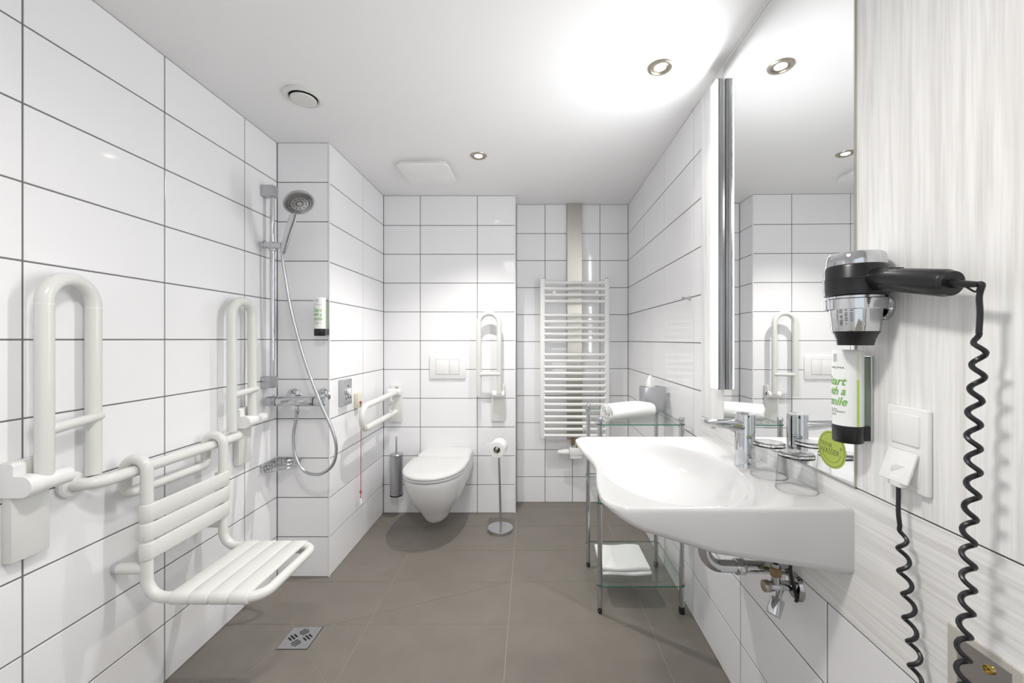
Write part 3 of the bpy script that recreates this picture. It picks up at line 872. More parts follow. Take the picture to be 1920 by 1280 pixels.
def spiral_towel():
    a = math.radians(25); ax_ = Vector((math.cos(a), math.sin(a), 0)); side = Vector((-math.sin(a), math.cos(a), 0))
    p0 = Vector((0.345, 1.842, 0.0)); L = 0.245
    turns, th = 3.6, 0.0092
    cen = []
    n = 110
    for i in range(n + 1):
        s = i / n; ph = 2 * math.pi * turns * s
        r = 0.005 + th * 1.06 * turns * s
        wob = 0.0016 * math.sin(ph * 2.3 + 1) * (0.3 + s)
        cen.append((1.36 * (r + wob) * math.cos(ph + 2.2), (r + wob) * math.sin(ph + 2.2)))
    out = []
    for sgn in (1, -1):
        row = []
        for i in range(n + 1):
            p = Vector(cen[i]); q = Vector(cen[min(i + 1, n)]) - Vector(cen[max(i - 1, 0)])
            nn = Vector((-q.y, q.x)).normalized()
            row.append(p + nn * (sgn * th * 0.46))
        out.append(row if sgn > 0 else row[::-1])
    sec = out[0] + out[1]
    zmin = min(p.y for p in sec)
    rings = []
    for k in range(9):
        s = k / 8
        e = 1 - 0.04 * (2 * s - 1) ** 2
        off = 0.004 * math.sin(3 * s)
        rings.append([p0 + ax_ * (L * s) + side * (p.x * e + off) + Vector((0, 0, 0.8345 + (p.y - zmin) * (e if s < .2 else e * (1 - .10 * max(0, s - .75) * 4)))) for p in sec])
    # ends bulge like cloth: inner layers stand out a little
    m = len(sec)
    for j in range(m):
        i = j if j <= n else m - 1 - j
        d = 0.008 * (1 - i / n) + 0.002 * math.sin(i * 0.9)
        rings[0][j] -= ax_ * d; rings[-1][j] += ax_ * d
    b = B().loft(rings, True, True, True)
    return b
o = obj('rolled_towel', spiral_towel(), M['towel'], loc=(0.46, 1.90, 0.834), smooth=60)
tag(o, 'rolled white towel on the top glass shelf', 'towel')

t = thing('folded_towel', (0.44, 1.945, 0.128), 'white towel folded flat on the bottom glass shelf', 'towel')
def layer(z, x0, x1, y0, y1, h, ph):
    # a folded sheet: serpentine profile in y-z, extruded along x
    prof = []
    k = 10
    for i in range(k + 1):
        a = math.pi / 2 + math.pi * i / k
        prof.append((y0 + h / 2 + h / 2 * math.cos(a), h / 2 + h / 2 * math.sin(a)))
    prof = [(y1, h), (y1 - .06, h * 1.02), (y0 + .10, h * 1.0)] + prof + [(y0 + .10, 0.0), (y1 - .06, 0), (y1, 0)]
    rings = []
    for q in range(13):
        s = q / 12
        x = x0 + (x1 - x0) * s
        e = 1 - 0.22 * max(0, 1 - min(s, 1 - s) / 0.06) ** 2
        rings.append([(x + 0.003 * math.sin(5 * y + ph), y + 0.004 * math.sin(7 * s + ph), z + (zz_ - h / 2) * e + h / 2 + 0.0012 * math.sin(9 * s + 6 * y + ph) * (1 if zz_ > h * .3 else 0)) for y, zz_ in prof])
    return B().loft(rings)
o = obj('fold', layer(0.1285, 0.330, 0.552, 1.838, 2.045, 0.0165, 0.3), M['towel'], t, smooth=60)
o = obj('fold', layer(0.1460, 0.326, 0.549, 1.843, 2.052, 0.0185, 1.9), M['towel'], t, smooth=60)

t = thing('tissue_box', (0.63, 2.08, 0.834), 'brushed steel tissue box on the top glass shelf by the tiled wall', 'tissue box')
mx = Matrix.Translation((0.5786, 2.040, 0.8343)) @ Matrix.Rotation(math.radians(10), 4, 'Z')
b = B()
b.box((0, 0, 0), (0.114, 0.072, 0.128), 0.003, 2)
c2 = B().box((0.025, 0.022, 0.118), (0.089, 0.050, 0.14))
b = boolean(b.bm, c2.bm); bmesh.ops.transform(b.bm, matrix=mx, verts=b.bm.verts)
obj('cover', b, M['matchrome'], t)
rings = []
for k in range(9):
    s = k / 8; r = []
    for i in range(17):
        u = i / 16
        w = (0.030 - 0.022 * s ** 1.3)
        x = 0.052 + (u - .5) * 2 * w - 0.012 * s + 0.010 * s * s
        y = 0.036 + 0.008 * math.sin(u * 9 + s * 2.2) * (1 - .5 * s) + 0.004 * s
        z = 0.112 + 0.078 * s - 0.020 * s * abs(u - .35)
        r.append(mx @ Vector((x, y, z)))
    rings.append(r)
b = B().loft(rings, closed=False, cap0=False, cap1=False)
bmesh.ops.recalc_face_normals(b.bm, faces=b.bm.faces)
bmesh.ops.solidify(b.bm, geom=b.bm.faces[:], thickness=0.0012)
obj('tissue', b, M['paper'], t, smooth=60)

# ------------------------------------------------------------------ recess: flat duct, towel radiator
o = obj('duct_cover', B().box((0.2670, 2.962, 0.47), (0.3780, YN, ZC), 0.002, 1), M['steel'], loc=(0.32, YN, 0.47))
tag(o, 'flat brushed steel duct cover running up the recess wall behind the towel radiator', 'duct')
RY = 2.905; rx0, rx1 = 0.0865, 0.5460
t = thing('towel_radiator', (0.316, RY, 0.49), 'white ladder towel radiator on the tiled recess wall', 'radiator')
for x in (rx0, rx1):
    o = obj('upright', B().box((x - 0.0180, RY - 0.015, 0.492), (x + 0.0180, RY + 0.015, 1.640), 0.006, 3), M['radiator'], t)
    obj('end_plug', B().cyl((x, RY, 1.638), (x, RY, 1.646), 0.009, seg=14), M['chrome'], o)
ys = [529.7, 541, 552.7, 564.8, 591, 602.8, 614.6, 626.3, 638] + [664.7 + 11.65 * k for k in range(14)]
zs_ = [1.205 - (y - 636.0) * 2.893 / 758.0 for y in ys]
zs_ = [1.6107 + 0 * z if False else z for z in zs_]
for z in zs_:
    obj('rung', B().cyl((rx0 + 0.01, RY - 0.012, z), (rx1 - 0.01, RY - 0.012, z), 0.0112, seg=14), M['radiator'], t)
for x, z in ((0.168, 1.537), (0.472, 1.537), (0.3830, 0.582)):
    obj('bracket', B().cyl((x, RY - 0.030, z), (x, YN, z), 0.0135, seg=20, bev=.003), M['radiator'], t)
b = B().cyl((0.302, RY, 0.445), (0.302, RY, 0.500), 0.011, seg=16)
b.lathe([(0.015, 0), (0.015, .03)], (0.302, RY, 0.450), seg=6)
b.cyl((0.335, RY, 0.43), (0.335, RY, 0.480), 0.011, seg=16)
obj('connector', b, M['oldbrass'], t)
b = B().box((0.278, RY - 0.022, 0.372), (0.372, RY + 0.025, 0.428), 0.006, 2)
b.box((0.283, RY - 0.018, 0.350), (0.365, RY + 0.08, 0.375), 0.005, 2)
obj('valve_block', b, M['radiator'], t)
b = B().lathe([(0.020, 0), (0.022, 0.004), (0.022, 0.030), (0.0175, 0.055), (0.0165, 0.078), (0.013, 0.082), (0.0, 0.083)], (0.276, RY, 0.395), (-1, 0, 0), seg=26)
obj('thermostat_head', b, M['plastic2'], t)

# small hook on the tiles of the right wall
hk = Vector((RW(1.785), 1.785, 1.386))
t = thing('wall_hook', hk, 'tiny chrome hook on the tiled wall left of the mirror', 'hook')
obj('base', B().cyl(hk, hk + Vector((-0.010, 0, 0)), 0.009, seg=18, bev=.001), M['matchrome'], t)
obj('pin', B().tube([hk, hk + Vector((-0.034, -.003, 0)), hk + Vector((-0.040, -.003, 0.004))], 0.0045, 10), M['matchrome'], t)

# ------------------------------------------------------------------ toilet
TW = Vector((-0.573, YB, 0)); TF = Vector((-0.062, -1, 0)).normalized(); TS = Vector((1, -0.062, 0)).normalized()
def TP(w, d, z): return TW + TS * w + TF * d + Vector((0, 0, z))
def dring(d0, dm, df, hw, z, rc=0.02, n=20, p=2.15, tilt=0.0):
    pts = []
    for k in range(5):
        a = math.pi / 2 * k / 4
        pts.append((hw - rc + rc * math.sin(a), d0 + rc - rc * math.cos(a)))
    for k in range(n + 1):
        a = math.pi * k / n
        ca, sa = math.cos(a), math.sin(a)
        pts.append((hw * math.copysign(abs(ca) ** (2 / p), ca), dm + (df - dm) * abs(sa) ** (2 / p)))
    for k in range(5):
        a = math.pi / 2 * (4 - k) / 4
        pts.append((-(hw - rc + rc * math.sin(a)), d0 + rc - rc * math.cos(a)))
    return [TP(w, d, z - tilt * (d - 0.1)) for w, d in pts]
t = thing('toilet', (TW.x, TW.y - 0.25, 0.08), 'white wall-hung toilet with a closed lid on the back wall', 'toilet')
rings = [dring(0.0, .27, .520, .176, .386), dring(0.0, .27, .525, .180, .378), dring(0.0, .27, .522, .180, .352), dring(0.0, .27, .505, .172, .300), dring(0.0, .27, .475, .156, .245),
         dring(0.0, .265, .438, .128, .195), dring(0.02, .26, .402, .102, .158), dring(0.07, .26, .380, .086, .128), dring(0.11, .26, .366, .074, .106), dring(0.14, .26, .352, .060, .091), dring(0.17, .265, .335, .042, .084), dring(0.21, .27, .31, .02, .082, .008)]
obj('bowl', B().loft(rings), M['ceramic'], t, smooth=60)
def deck(d0, d1, hw, zt, zf, rc=.02):
    r = []
    for dd, zz_ in ((0.0, zt), (0.004, zt), (0.10, zt - .010), (0.145, zf), (0.150, zf - .006)):
        row = []
        for k in range(17):
            a = math.pi * k / 16
            row.append(TP(hw * math.copysign(abs(math.cos(a)) ** .25, math.cos(a)), dd, 0.36 + (zz_ - .36) * abs(math.sin(a)) ** .25))
        r.append(row)
    return B().loft(r)
obj('rear_deck', deck(0, .15, .179, .458, .428), M['ceramic'], t, smooth=60)
obj('seat', B().loft([dring(.150, .28, .532, .181, .392, tilt=.0), dring(.150, .28, .537, .185, .395), dring(.150, .28, .537, .185, .404), dring(.152, .28, .533, .182, .407)]), M['ceramic'], t, smooth=50)
obj('lid', B().loft([dring(.146, .28, .538, .185, .412, .03, tilt=.012), dring(.144, .28, .543, .189, .416, .03, tilt=.012), dring(.143, .28, .543, .189, .424, .03, tilt=.012), dring(.146, .28, .539, .186, .430, .03, tilt=.012), dring(.155, .28, .528, .176, .4335, .03, tilt=.012),
                     dring(.20, .28, .46, .12, .4355, .03, tilt=.012)]), M['ceramic'], t, smooth=60)
b = B()
for s_ in (-.105, .105): obj('hinge', B().cyl(TP(s_ - .02, .150, .420), TP(s_ + .02, .150, .420), 0.010, seg=14, bev=.001), M['ceramic'], t)

t = thing('flush_plate', (-0.575, YB, 0.93), 'white dual flush plate on the back wall above the toilet', 'flush plate')
obj('frame', B().box((-0.700, YB - 0.012, 0.931), (-0.449, YB, 1.094), 0.004, 2), M['plastic2'], t)
obj('button', B().box((-0.655, YB - 0.0145, 0.9635), (-0.5635, YB - 0.006, 1.0655), 0.0015, 2), M['plastic2'], t)
obj('button', B().box((-0.5610, YB - 0.0145, 0.9635), (-0.4965, YB - 0.006, 1.0655), 0.0015, 2), M['plastic2'], t)
b = B().box((-0.6575, YB - 0.0123, 0.961), (-0.494, YB - 0.0115, 1.068))
obj('button_gap', b, M['grey'], t)

# toilet brush on the wall
bx_, by_ = -0.912, 2.745
t = thing('toilet_brush', (bx_, by_, 0.146), 'chrome wall-mounted toilet brush holder left of the toilet', 'toilet brush')
obj('holder', B().lathe([(0.040, 0.006), (0.0425, 0.009), (0.0425, 0.272), (0.040, 0.274)], (bx_, by_, 0.146), seg=32), M['matchrome'], t)
obj('base', B().lathe([(0.040, 0.0), (0.0435, 0.002), (0.0435, 0.009), (0.042, 0.010)], (bx_, by_, 0.146), seg=32), M['black'], t)
obj('brush_lid', B().lathe([(0.0435, 0), (0.0435, 0.006), (0.040, 0.010), (0.010, 0.014)], (bx_, by_, 0.420), seg=32), M['matchrome'], t)
obj('handle', B().cyl((bx_, by_, 0.43), (bx_, by_, 0.545), 0.0058, seg=14, bev=.001), M['matchrome'], t)
obj('bracket', B().box((bx_ - .02, by_ + .038, 0.30), (bx_ + .02, YB, 0.345), 0.002, 1), M['matchrome'], t)

# toilet paper stand and roll
sx_, sy_ = -0.192, 2.553
t = thing('paper_stand', (sx_, sy_, 0), 'chrome freestanding toilet paper stand with a round base', 'stand')
obj('base', B().lathe([(0.078, 0), (0.080, 0.002), (0.080, 0.018), (0.078, 0.020), (0.0, 0.0205)], (sx_, sy_, 0), seg=48), M['chrome'], t)
obj('pole', B().tube(fillet([(sx_ + .004, sy_, 0.018), (sx_ - .002, sy_, 0.25), (sx_ - .010, sy_ + 0.0, 0.538), (sx_ - .018, sy_ - 0.11, 0.535)], [0.0, 0.018], 8), 0.0072, 14), M['chrome'], t)
rc_ = Vector((sx_ - .012, sy_ - 0.005, 0.5215)); rd = Vector((-0.13, -1, -0.02)).normalized()
t = thing('toilet_roll', rc_ - Vector((0, 0, .05)), 'white toilet paper roll on the chrome stand', 'toilet paper')
b = B().lathe([(0.022, -.046), (0.049, -.046), (0.051, -.044), (0.051, .044), (0.049, .046), (0.022, .046)], rc_, rd, seg=40, cap0=False, cap1=False)
bmesh.ops.bridge_loops(b.bm, edges=[e for e in b.bm.edges if e.is_boundary])
obj('paper', b, M['paper'], t)
b = B().lathe([(0.0205, -.046), (0.022, -.0462), (0.022, .0462), (0.0205, .046)], rc_, rd, seg=30, cap0=False, cap1=False)
bmesh.ops.bridge_loops(b.bm, edges=[e for e in b.bm.edges if e.is_boundary])
obj('core', b, M['card'], t)
sv = Vector((rd.y, -rd.x, 0)).normalized()
rows = []
for k in range(8):
    s = k / 7
    base = rc_ + sv * (0.030 + 0.050 * s) + Vector((0, 0, 0.042 - 0.040 * s + 0.02 * s * s))
    rows.append([base + rd * d for d in (-.045, 0, .045 - .02 * s)])
b = B().loft(rows, closed=False, cap0=False, cap1=False)
bmesh.ops.solidify(b.bm, geom=b.bm.faces[:], thickness=0.0012)
obj('loose_sheet', b, M['paper'], t)

# ------------------------------------------------------------------ folding support rails
GRP = 'folding support rails'
R_ = 0.0172
# left of the toilet, folded down, reaching into the room
gx = -0.912
t = thing('support_rail', (-0.93, YB, 0.64), 'white folding support rail, lowered, left of the toilet', 'grab rail', GRP)
b = B().box((-0.972, YB - 0.028, 0.635), (-0.888, YB, 0.845), 0.005, 2)
obj('cover', b, M['plastic'], t)
o = obj('wall_plate', B().box((-0.970, YB - 0.012, 0.835), (-0.890, YB, 0.893), 0.002, 1), M['plastic2'], t)
obj('screw', B().cyl((-0.926, YB - 0.011, 0.868), (-0.926, YB - 0.016, 0.868), 0.012, seg=16), M['steel'], o)
obj('hinge', B().cyl((-0.972, YB - 0.048, 0.846), (-0.888, YB - 0.048, 0.846), 0.0235, seg=24, bev=.003), M['plastic2'], t)
obj('tube', B().tube(fillet([(gx, YB - .045, 0.848), (gx, 2.185, 0.836), (gx, 2.185, 0.712), (gx, 2.735, 0.716)], 0.060, 10), R_, 18), M['plastic'], t)
obj('strut', B().cyl((gx, 2.62, 0.716), (gx, 2.62, 0.846), 0.0125, seg=16), M['plastic'], t)
b = B().box((gx + .010, 2.59, 0.790), (gx + .024, 2.635, 0.812), 0.003, 2)
b.tube(fillet([(gx + .018, 2.60, .79), (gx + .022, 2.585, .765), (gx + .018, 2.61, .752)], .01), 0.003, 8)
obj('paper_clip', b, M['grey'], t)

def u_loop(pa, pb, ztop, za, zb):
    pa, pb = Vector(pa), Vector(pb); r = (pb - pa).length / 2 * 0.999
    return fillet([(pa.x, pa.y, za), (pa.x, pa.y, ztop), (pb.x, pb.y, ztop), (pb.x, pb.y, zb)], r, 16)
# right of the toilet, folded up on the back wall
t = thing('support_rail', (-0.225, YB, 0.64), 'white folding support rail, raised on the back wall, right of the toilet', 'grab rail', GRP)
obj('tube', B().tube(u_loop((-0.351, 2.738), (-0.213, 2.738), 1.380, 0.822, 0.838), R_, 18), M['plastic'], t)
obj('strut', B().cyl((-0.352, 2.735, 0.968), (-0.204, 2.728, 0.971), 0.0135, 0.0115, seg=16, bev=.004), M['plastic'], t)
obj('hinge', B().cyl((-0.262, YB - .050, 0.832), (-0.178, YB - .050, 0.832), 0.0235, seg=24, bev=.003), M['plastic2'], t)
b = B().box((-0.270, YB - .020, 0.638), (-0.182, YB, 0.84), 0.004, 2)
b.box((-0.196, YB - .050, 0.822), (-0.178, YB, 0.895), 0.006, 2)
obj('cover', b, M['plastic'], t)
# two raised rails flanking the shower seat on the left wall
def wall_rail(ya, xa, yb, xb, hinge_first, y_near, y_far, label):
    t = thing('support_rail', (XL, (ya + yb) / 2, 0.65), label, 'grab rail', GRP)
    zh = 0.846
    za, zb = (zh, 0.818) if hinge_first else (0.826, zh)
    obj('tube', B().tube(u_loop((xa, ya), (xb, yb), 1.367, za, zb), 0.0180, 20), M['plastic'], t)
    d = Vector((xb - xa, yb - ya, 0)).normalized()
    s0 = Vector((xa, ya, 0.972)); s1 = Vector((xb, yb, 0.985)) + Vector((0.016, 0.0, 0))
    obj('strut', B().cyl(s0, s1 + d * 0.012, 0.0150, 0.0115, seg=18, bev=.005), M['plastic'], t)
    for z, (x, y) in ((1.295, (xa, ya)), (1.295, (xb, yb))):
        obj('joint', B().cyl((x, y, z - .0008), (x, y, z + .0008), 0.0183, seg=20), M['edge'], t)
    xh = -1.2345
    obj('hinge', B().cyl((xh, y_near + .012, zh), (xh, y_far, zh), 0.0225, seg=26, bev=.003), M['plastic2'], t)
    b = B()
    rr = []
    for y in (y_near - .003, y_near + .024):
        row = [(XL + .001, y, zh - .026), (xh + .0, y, zh - .026)]
        row += [(xh + 0.0255 * math.sin(a), y, zh - 0.0255 * math.cos(a)) for a in [math.pi * k / 10 for k in range(1, 10)]]
        row += [(xh, y, zh + .0255), (XL + .034, y, zh + .026), (XL + .034, y, zh + .050), (XL + .028, y, zh + .056), (XL + .001, y, zh + .056)]
        rr.append(row)
    b.loft(rr)
    obj('hinge_arm', b, M['plastic2'], t)
    obj('cover', B().box((XL, y_near, 0.657), (XL + .026, y_near + .080, 0.905), 0.004, 2), M['plastic'], t)
    return t
wall_rail(1.0262, -1.2345, 1.164, -1.259, True, 0.982, 1.078, 'white folding support rail, raised on the left wall, nearest of all, before the shower seat')
wall_rail(1.672, -1.236, 1.800, -1.2400, False, 1.747, 1.868, 'white folding support rail, raised on the left wall between shower seat and shower fittings')

# horizontal rail for the shower seat
rX, rZ = -1.220, 0.800
t = thing('hanging_rail', (XL, 1.42, rZ), 'white horizontal wall rail carrying the shower seat', 'rail')
obj('tube', B().tube(fillet([(XL + .004, 1.128, rZ), (rX, 1.128, rZ), (rX, 1.715, rZ), (XL + .004, 1.715, rZ)], 0.045, 10), R_, 18), M['plastic'], t)
for y in (1.128, 1.715):
    obj('rosette', B().lathe([(0.034, 0), (0.035, .002), (0.035, .012), (0.030, .016)], (XL, y, rZ), (1, 0, 0), seg=30), M['plastic2'], t)

# ------------------------------------------------------------------ shower seat
t = thing('shower_chair', (-1.0, 1.40, 0.41), 'white slatted shower seat hooked over the wall rail', 'shower seat')
sy0, sy1 = 1.250, 1.560; fX = -1.1865; sZ = 0.408; cX = -0.832
pth = [(fX, sy0, rZ + .0), (fX, sy0, sZ), (cX, sy0, sZ), (cX, sy1, sZ), (fX, sy1, sZ), (fX, sy1, rZ + .0)]
def hook(y):
    pts = [(fX + 2 * (rX - fX), y, rZ - 0.055)]
    pts += [(rX + 0.0335 * math.cos(a), y, rZ + 0.0335 * math.sin(a) + .001) for a in [math.pi * (12 - k) / 12 for k in range(13)]]
    return pts
front = fillet([(fX, sy0, rZ)] + pth[1:-1] + [(fX, sy1, rZ)], [.060, .050, .050, .060], 10)
full = hook(sy0) + front[1:-1] + hook(sy1)[::-1]
obj('frame', B().tube(full, 0.0160, 18), M['plastic'], t)
bxr = fX + 2 * (rX - fX)
obj('rear_tube', B().tube(fillet([(bxr, sy0, rZ - .05), (bxr, sy0, 0.725), (bxr + .012, sy1, 0.725), (bxr, sy1, rZ - .05)], 0.04, 8), 0.0150, 16), M['plastic'], t)
for y in (sy0, sy1):
    o = obj('wall_stop', B().tube([(fX - .005, y, 0.497), (XL + .016, y, 0.497)], 0.0165, 16), M['plastic'], t)
    obj('buffer', B().lathe([(0.0165, 0.0), (0.0165, 0.012), (0.010, 0.0165), (0.0, .0175)], (XL + .018, y, 0.497), (-1, 0, 0), seg=20), M['grey'], o)
def slat_ring(y, rad, half, zc, cx, vertical):
    # section of a wrapping slat end: a round around the frame tube
    pass
def stadium(c0, c1, hw, th):
    """band from c0 to c1 along y with rounded ends wrapping the two frame tubes; hw: half width; th: half thickness"""
    pass
def slat(center_a, center_b, wdir, hw, tdir, r, flat):
    """center_a/b: points on the two tubes; wdir: slat width direction; tdir: outward face; r: wrap radius; flat: board half thickness"""
    a, bb = Vector(center_a), Vector(center_b); w = Vector(wdir); n = Vector(tdir); u = (bb - a).normalized(); L = (bb - a).length
    prof = []   # outline in (u, n), wraps around both tubes
    for k in range(13):
        an = math.pi / 2 + math.pi * k / 12
        prof.append((r * math.cos(an), r * math.sin(an)))
    prof += [(r * 0.9, -r), (r * 1.5, r - 2 * flat), (L - r * 1.5, r - 2 * flat), (L - r * 0.9, -r)]
    for k in range(13):
        an = -math.pi / 2 + math.pi * k / 12
        prof.append((L + r * math.cos(an), r * math.sin(an)))
    rings = []
    e = 0.0035
    for s, sh in ((-hw, e), (-hw + e * .35, e * .35), (-hw + e, 0), (hw - e, 0), (hw - e * .35, e * .35), (hw, e)):
        row = []
        for i, (pu, pn) in enumerate(prof):
            q = Vector((pu, pn))
            c_ = Vector((0, 0)) if pu < L / 2 else Vector((L, 0))
            if pu < 0 or pu > L: d = (q - c_).normalized(); q = q - d * sh
            else: q = Vector((pu, pn - math.copysign(sh, pn - (r - flat))))
            row.append(a + u * q.x + n * q.y + w * s)
        rings.append(row)
    return B().loft(rings)
for zc in (0.6705, 0.6115, 0.5525):
    obj('back_slat', slat((fX, sy0, zc), (fX, sy1, zc), (0, 0, 1), 0.0270, (1, 0, 0), 0.0195, 0.006), M['plastic'], t)
for xc in (-1.079, -1.0175, -0.956, -0.8945):
    obj('seat_slat', slat((xc, sy0, sZ), (xc, sy1, sZ), (1, 0, 0), 0.0284, (0, 0, 1), 0.0195, 0.006), M['plastic'], t)

# ------------------------------------------------------------------ shower fittings
sX, sY = -1.243, 1.945
t = thing('shower_rail', (XL, sY, 1.0), 'chrome vertical shower rail with grey end brackets on the left wall', 'shower rail')
obj('tube', B().cyl((sX, sY, 1.0), (sX, sY, 1.93), 0.0108, seg=20), M['chrome'], t)
for z in (1.915, 1.000):
    obj('bracket', B().box((XL, sY - .021, z - .028), (sX + .017, sY + .021, z + .028), 0.005, 2), M['matchrome'], t)
zs2 = 1.652
b = B().cyl((XL + .020, sY - .025, zs2 + .003), (XL + .026, sY - .025, zs2 + .003), 0.0185, seg=24)
b.cyl((XL + .012, sY - .026, zs2 + .002), (-1.178, sY - .030, zs2 - .003), 0.0155, seg=24, bev=.002)
b.cyl((sX, sY, zs2 - .022), (sX, sY, zs2 + .022), 0.0165, seg=20, bev=.002)
obj('slider', b, M['chrome'], t)

t = thing('hand_shower', (-1.166, 1.902, 1.612), 'chrome hand shower with a round spray head and silver hose', 'shower head')
hb = Vector((-1.166, 1.902, 1.612))
nrm = Vector((0.50, -0.30, -0.80)).normalized()
head_c = Vector((-1.000, 1.748, 1.792))
wv = hb - head_c; dv = (wv - nrm * wv.dot(nrm)).normalized()
neck = head_c + dv * 0.050 - nrm * 0.013
b = B().tube([hb, hb.lerp(neck, .2), hb.lerp(neck, .45), hb.lerp(neck, .8), neck, head_c - nrm * 0.016], lambda s: 0.0120 + 0.0035 * math.sin(math.pi * min(1, s * 1.1)), 18)
obj('handle', b, M['chrome'], t)
b = B().lathe([(0.0, -.026), (0.030, -.025), (0.050, -.021), (0.0605, -.014), (0.0635, -.005), (0.0630, 0.0), (0.059, 0.002), (0.0, 0.002)], head_c, nrm, seg=44)
hd_ = obj('head', b, M['matchrome'], t)
q = Vector((0, 0, 1)).rotation_difference(nrm).to_matrix()
b = B()
for rr, nn, s, L in ((0.0505, 40, .0011, .0040), (0.0400, 34, .0011, .0035), (0.026, 10, .0016, .0016), (0.0135, 14, .0014, .0020)):
    for k in range(nn):
        a = 2 * math.pi * k / nn
        mx = Matrix.Translation(head_c) @ q.to_4x4() @ Matrix.Rotation(a, 4, 'Z')
        b.box((rr - L, -s, 0.001), (rr + L, s, 0.0036), 0.0, 1, mx)
o = obj('spray_nozzle_field', b, M['ink'], hd_, smooth=0); o['kind'] = 'stuff'
hose = catmull([(-1.166, 1.902, 1.614), (-1.164, 1.897, 1.585), (-1.150, 1.895, 1.50), (-1.117, 1.890, 1.33), (-1.058, 1.885, 1.12), (-0.988, 1.880, 0.935), (-0.962, 1.878, 0.875), (-0.925, 1.880, 0.79), (-0.906, 1.885, 0.70), (-0.930, 1.895, 0.615),
                (-1.000, 1.91, 0.568), (-1.075, 1.92, 0.580), (-1.120, 1.925, 0.65), (-1.133, 1.93, 0.74), (-1.125, 1.938, 0.82), (-1.1215, 1.940, 0.855)], 12)
obj('hose', B().tube(hose, 0.0072, 12), M['matchrome'], t)

mY, mZ = 1.940, 0.908
t = thing('shower_mixer', (-1.12, YP, mZ), 'chrome thermostatic shower mixer bar on the pier', 'shower mixer')
obj('body', B().cyl((-1.213, mY, mZ), (-1.037, mY, mZ), 0.0235, seg=32, bev=.002), M['chrome'], t)
o = obj('temperature_knob', B().lathe([(0.0, -.051), (0.021, -.051), (0.0235, -.047), (0.0240, -.004), (0.022, 0.0)], (-1.2165, mY, mZ), (1, 0, 0), seg=30), M['matchrome'], t)
obj('button', B().cyl((-1.236, mY, mZ + .021), (-1.236, mY, mZ + .030), 0.005, seg=12), M['matchrome'], o)
obj('flow_knob', B().lathe([(0.022, 0.0), (0.0240, .004), (0.0235, .047), (0.021, .053), (0.0, .054)], (-1.0335, mY, mZ), (1, 0, 0), seg=30), M['chrome'], t)
b = B()
for x in (-1.2150, -1.0350): b.cyl((x - .0015, mY, mZ), (x + .0015, mY, mZ), 0.0225, seg=30)
obj('seal', b, M['black'], t)
for x in (-1.199, -1.051):
    obj('rosette', B().lathe([(0.036, 0), (0.036, .004), (0.030, .012), (0.020, .016), (0.016, .10)], (x, YP, mZ + .012), (0, -1, -.10), seg=32), M['chrome'], t)
b = B().cyl((-1.1215, mY, mZ - .020), (-1.1215, mY, mZ - .036), 0.0095, seg=18)
b.lathe([(0.0088, 0), (0.0105, .003), (0.0105, .022), (0.009, .024)], (-1.1215, mY, mZ - .060), seg=18)
obj('hose_outlet', b, M['chrome'], t)

# corner wire basket
t = thing('soap_basket', (-1.24, 2.0, 0.56), 'chrome wire corner basket below the shower mixer', 'basket')
c0 = Vector((XL + .010, YP - .010)); pa = Vector((XL + .010, 1.885)); pb = Vector((-1.140, YP - .010))
def tri(z, k=1.0): return [(c0.x, c0.y, z), (c0.x, c0.y + (pa.y - c0.y) * k, z), (c0.x + (pb.x - c0.x) * k, c0.y, z)]
z0, z1 = 0.572, 0.610
b = B()
for z, k in ((z1, 1.0), (z0, 0.94), ((z0 + z1) / 2, .97)):
    p = [Vector(v) for v in tri(z, k)]
    fr = fillet([(p[0] + p[1]) / 2, p[1], p[2], p[0], (p[0] + p[1]) / 2], [.018, .018, .004], 5)
    b.tube(fr, 0.0034 if z == z1 else 0.0024, 8)
obj('rim', b, M['chrome'], t)
b = B()
A_, B_ = [Vector(v) for v in tri(z1)], [Vector(v) for v in tri(z0, .94)]
for k in range(1, 7):
    s = k / 7
    for i, j in ((0, 1), (0, 2), (1, 2)):
        u, v = A_[i].lerp(A_[j], s), B_[i].lerp(B_[j], s)
        b.tube([u, v], 0.0018, 6)
    b.tube([B_[0].lerp(B_[1], s), B_[2].lerp(B_[1], s)], 0.0018, 6)
obj('wires', b, M['chrome'], t).name = 'wire_grid'
b = B()
for p in ((XL, 1.93, .6), (XL, 2.01, .6)): b.cyl(p, (p[0] + .012, p[1], p[2]), .006, seg=10)
for p in ((-1.24, YP, .6), (-1.17, YP, .6)): b.cyl(p, (p[0], p[1] - .012, p[2]), .006, seg=10)
obj('fixing', b, M['chrome'], t)

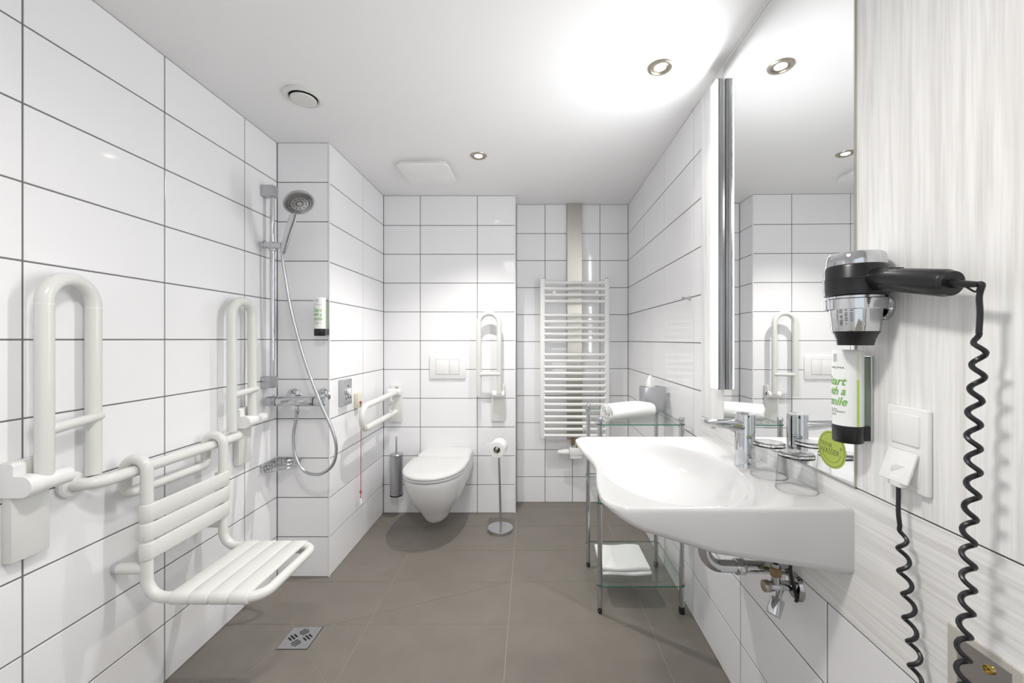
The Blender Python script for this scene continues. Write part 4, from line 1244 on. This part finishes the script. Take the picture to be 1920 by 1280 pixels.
# control box, pull-cord alarm
t = thing('control_box', (XP, 2.20, 0.85), 'grey control box with a white turn knob on the pier side', 'control box')
obj('housing', B().box((XP, 2.149, 0.848), (XP + .028, 2.248, 0.990), 0.004, 2), M['grey'], t)
obj('front_plate', B().box((XP + .0275, 2.152, 0.851), (XP + .030, 2.245, 0.987), 0.002, 1), M['matchrome'], t)
b = B().cyl((XP + .029, 2.200, 0.920), (XP + .044, 2.200, 0.920), 0.019, seg=24, bev=.003)
b.box((XP + .042, 2.196, 0.902), (XP + .052, 2.204, 0.938), 0.002, 1)
obj('knob', b, M['plastic2'], t)
b = B()
for dy_, dz_ in ((0.0, 0.032), (0.0, -0.030), (-.026, -.034), (.026, -.034)): b.cyl((XP + .0295, 2.2 + dy_, .92 + dz_), (XP + .0315, 2.2 + dy_, .92 + dz_), 0.005, seg=10)
obj('mark', b, M['ink'], t)

t = thing('pull_cord_alarm', (XP, 2.362, 0.80), 'cream emergency pull box with a red cord on the pier side', 'alarm')
obj('housing', B().box((XP, 2.337, 0.805), (XP + .026, 2.385, 0.892), 0.004, 2), M['cream'], t)
obj('switch', B().cyl((XP + .024, 2.361, 0.838), (XP + .034, 2.361, 0.838), 0.008, seg=14, bev=.002), M['red'], t)
obj('cord', B().tube([(XP + .032, 2.361, 0.838), (XP + .031, 2.361, 0.6), (XP + .030, 2.361, 0.272)], 0.0022, 8), M['red'], t)
obj('bead', B().ball((XP + .030, 2.361, 0.315), 0.0065, (1, 1, 1.7), 14, 8), M['red'], t)
obj('pull', B().lathe([(0.003, 0.030), (0.006, 0.022), (0.0085, 0.0), (0.0, 0.0)], (XP + .030, 2.361, 0.248), seg=16), M['plastic2'], t)

# floor drain
t = thing('floor_drain', (D0.x, D0.y, 0), 'square brushed steel floor drain with slots in the shower floor', 'drain')
h = DH - 0.002
pl = B().box((D0.x - h, D0.y - h, -0.0008), (D0.x + h, D0.y + h, 0.0012), 0.0004, 1)
ct = B()
for g in range(4):
    for k in (-1, 0, 1):
        L = 0.017 if k == 0 else 0.013
        mx = Matrix.Translation((D0.x, D0.y, 0)) @ Matrix.Rotation(math.radians(90 * g), 4, 'Z') @ Matrix.Translation((0.0, 0.030 + 0.0, 0)) @ Matrix.Rotation(math.radians(-35), 4, 'Z')
        ct.box((k * 0.0115 - 0.0032, -L, -0.02), (k * 0.0115 + 0.0032, L, 0.02), 0.0, 1, mx)
obj('grate', boolean(pl.bm, ct.bm), M['steel2'] if 'steel2' in M else M['matchrome'], t, smooth=20)
obj('pit_shade', B().box((D0.x - DH, D0.y - DH, -0.0018), (D0.x + DH, D0.y + DH, -0.00085)), M['recess_dark'], t)  # thin black plate: shade below the slots given by colour
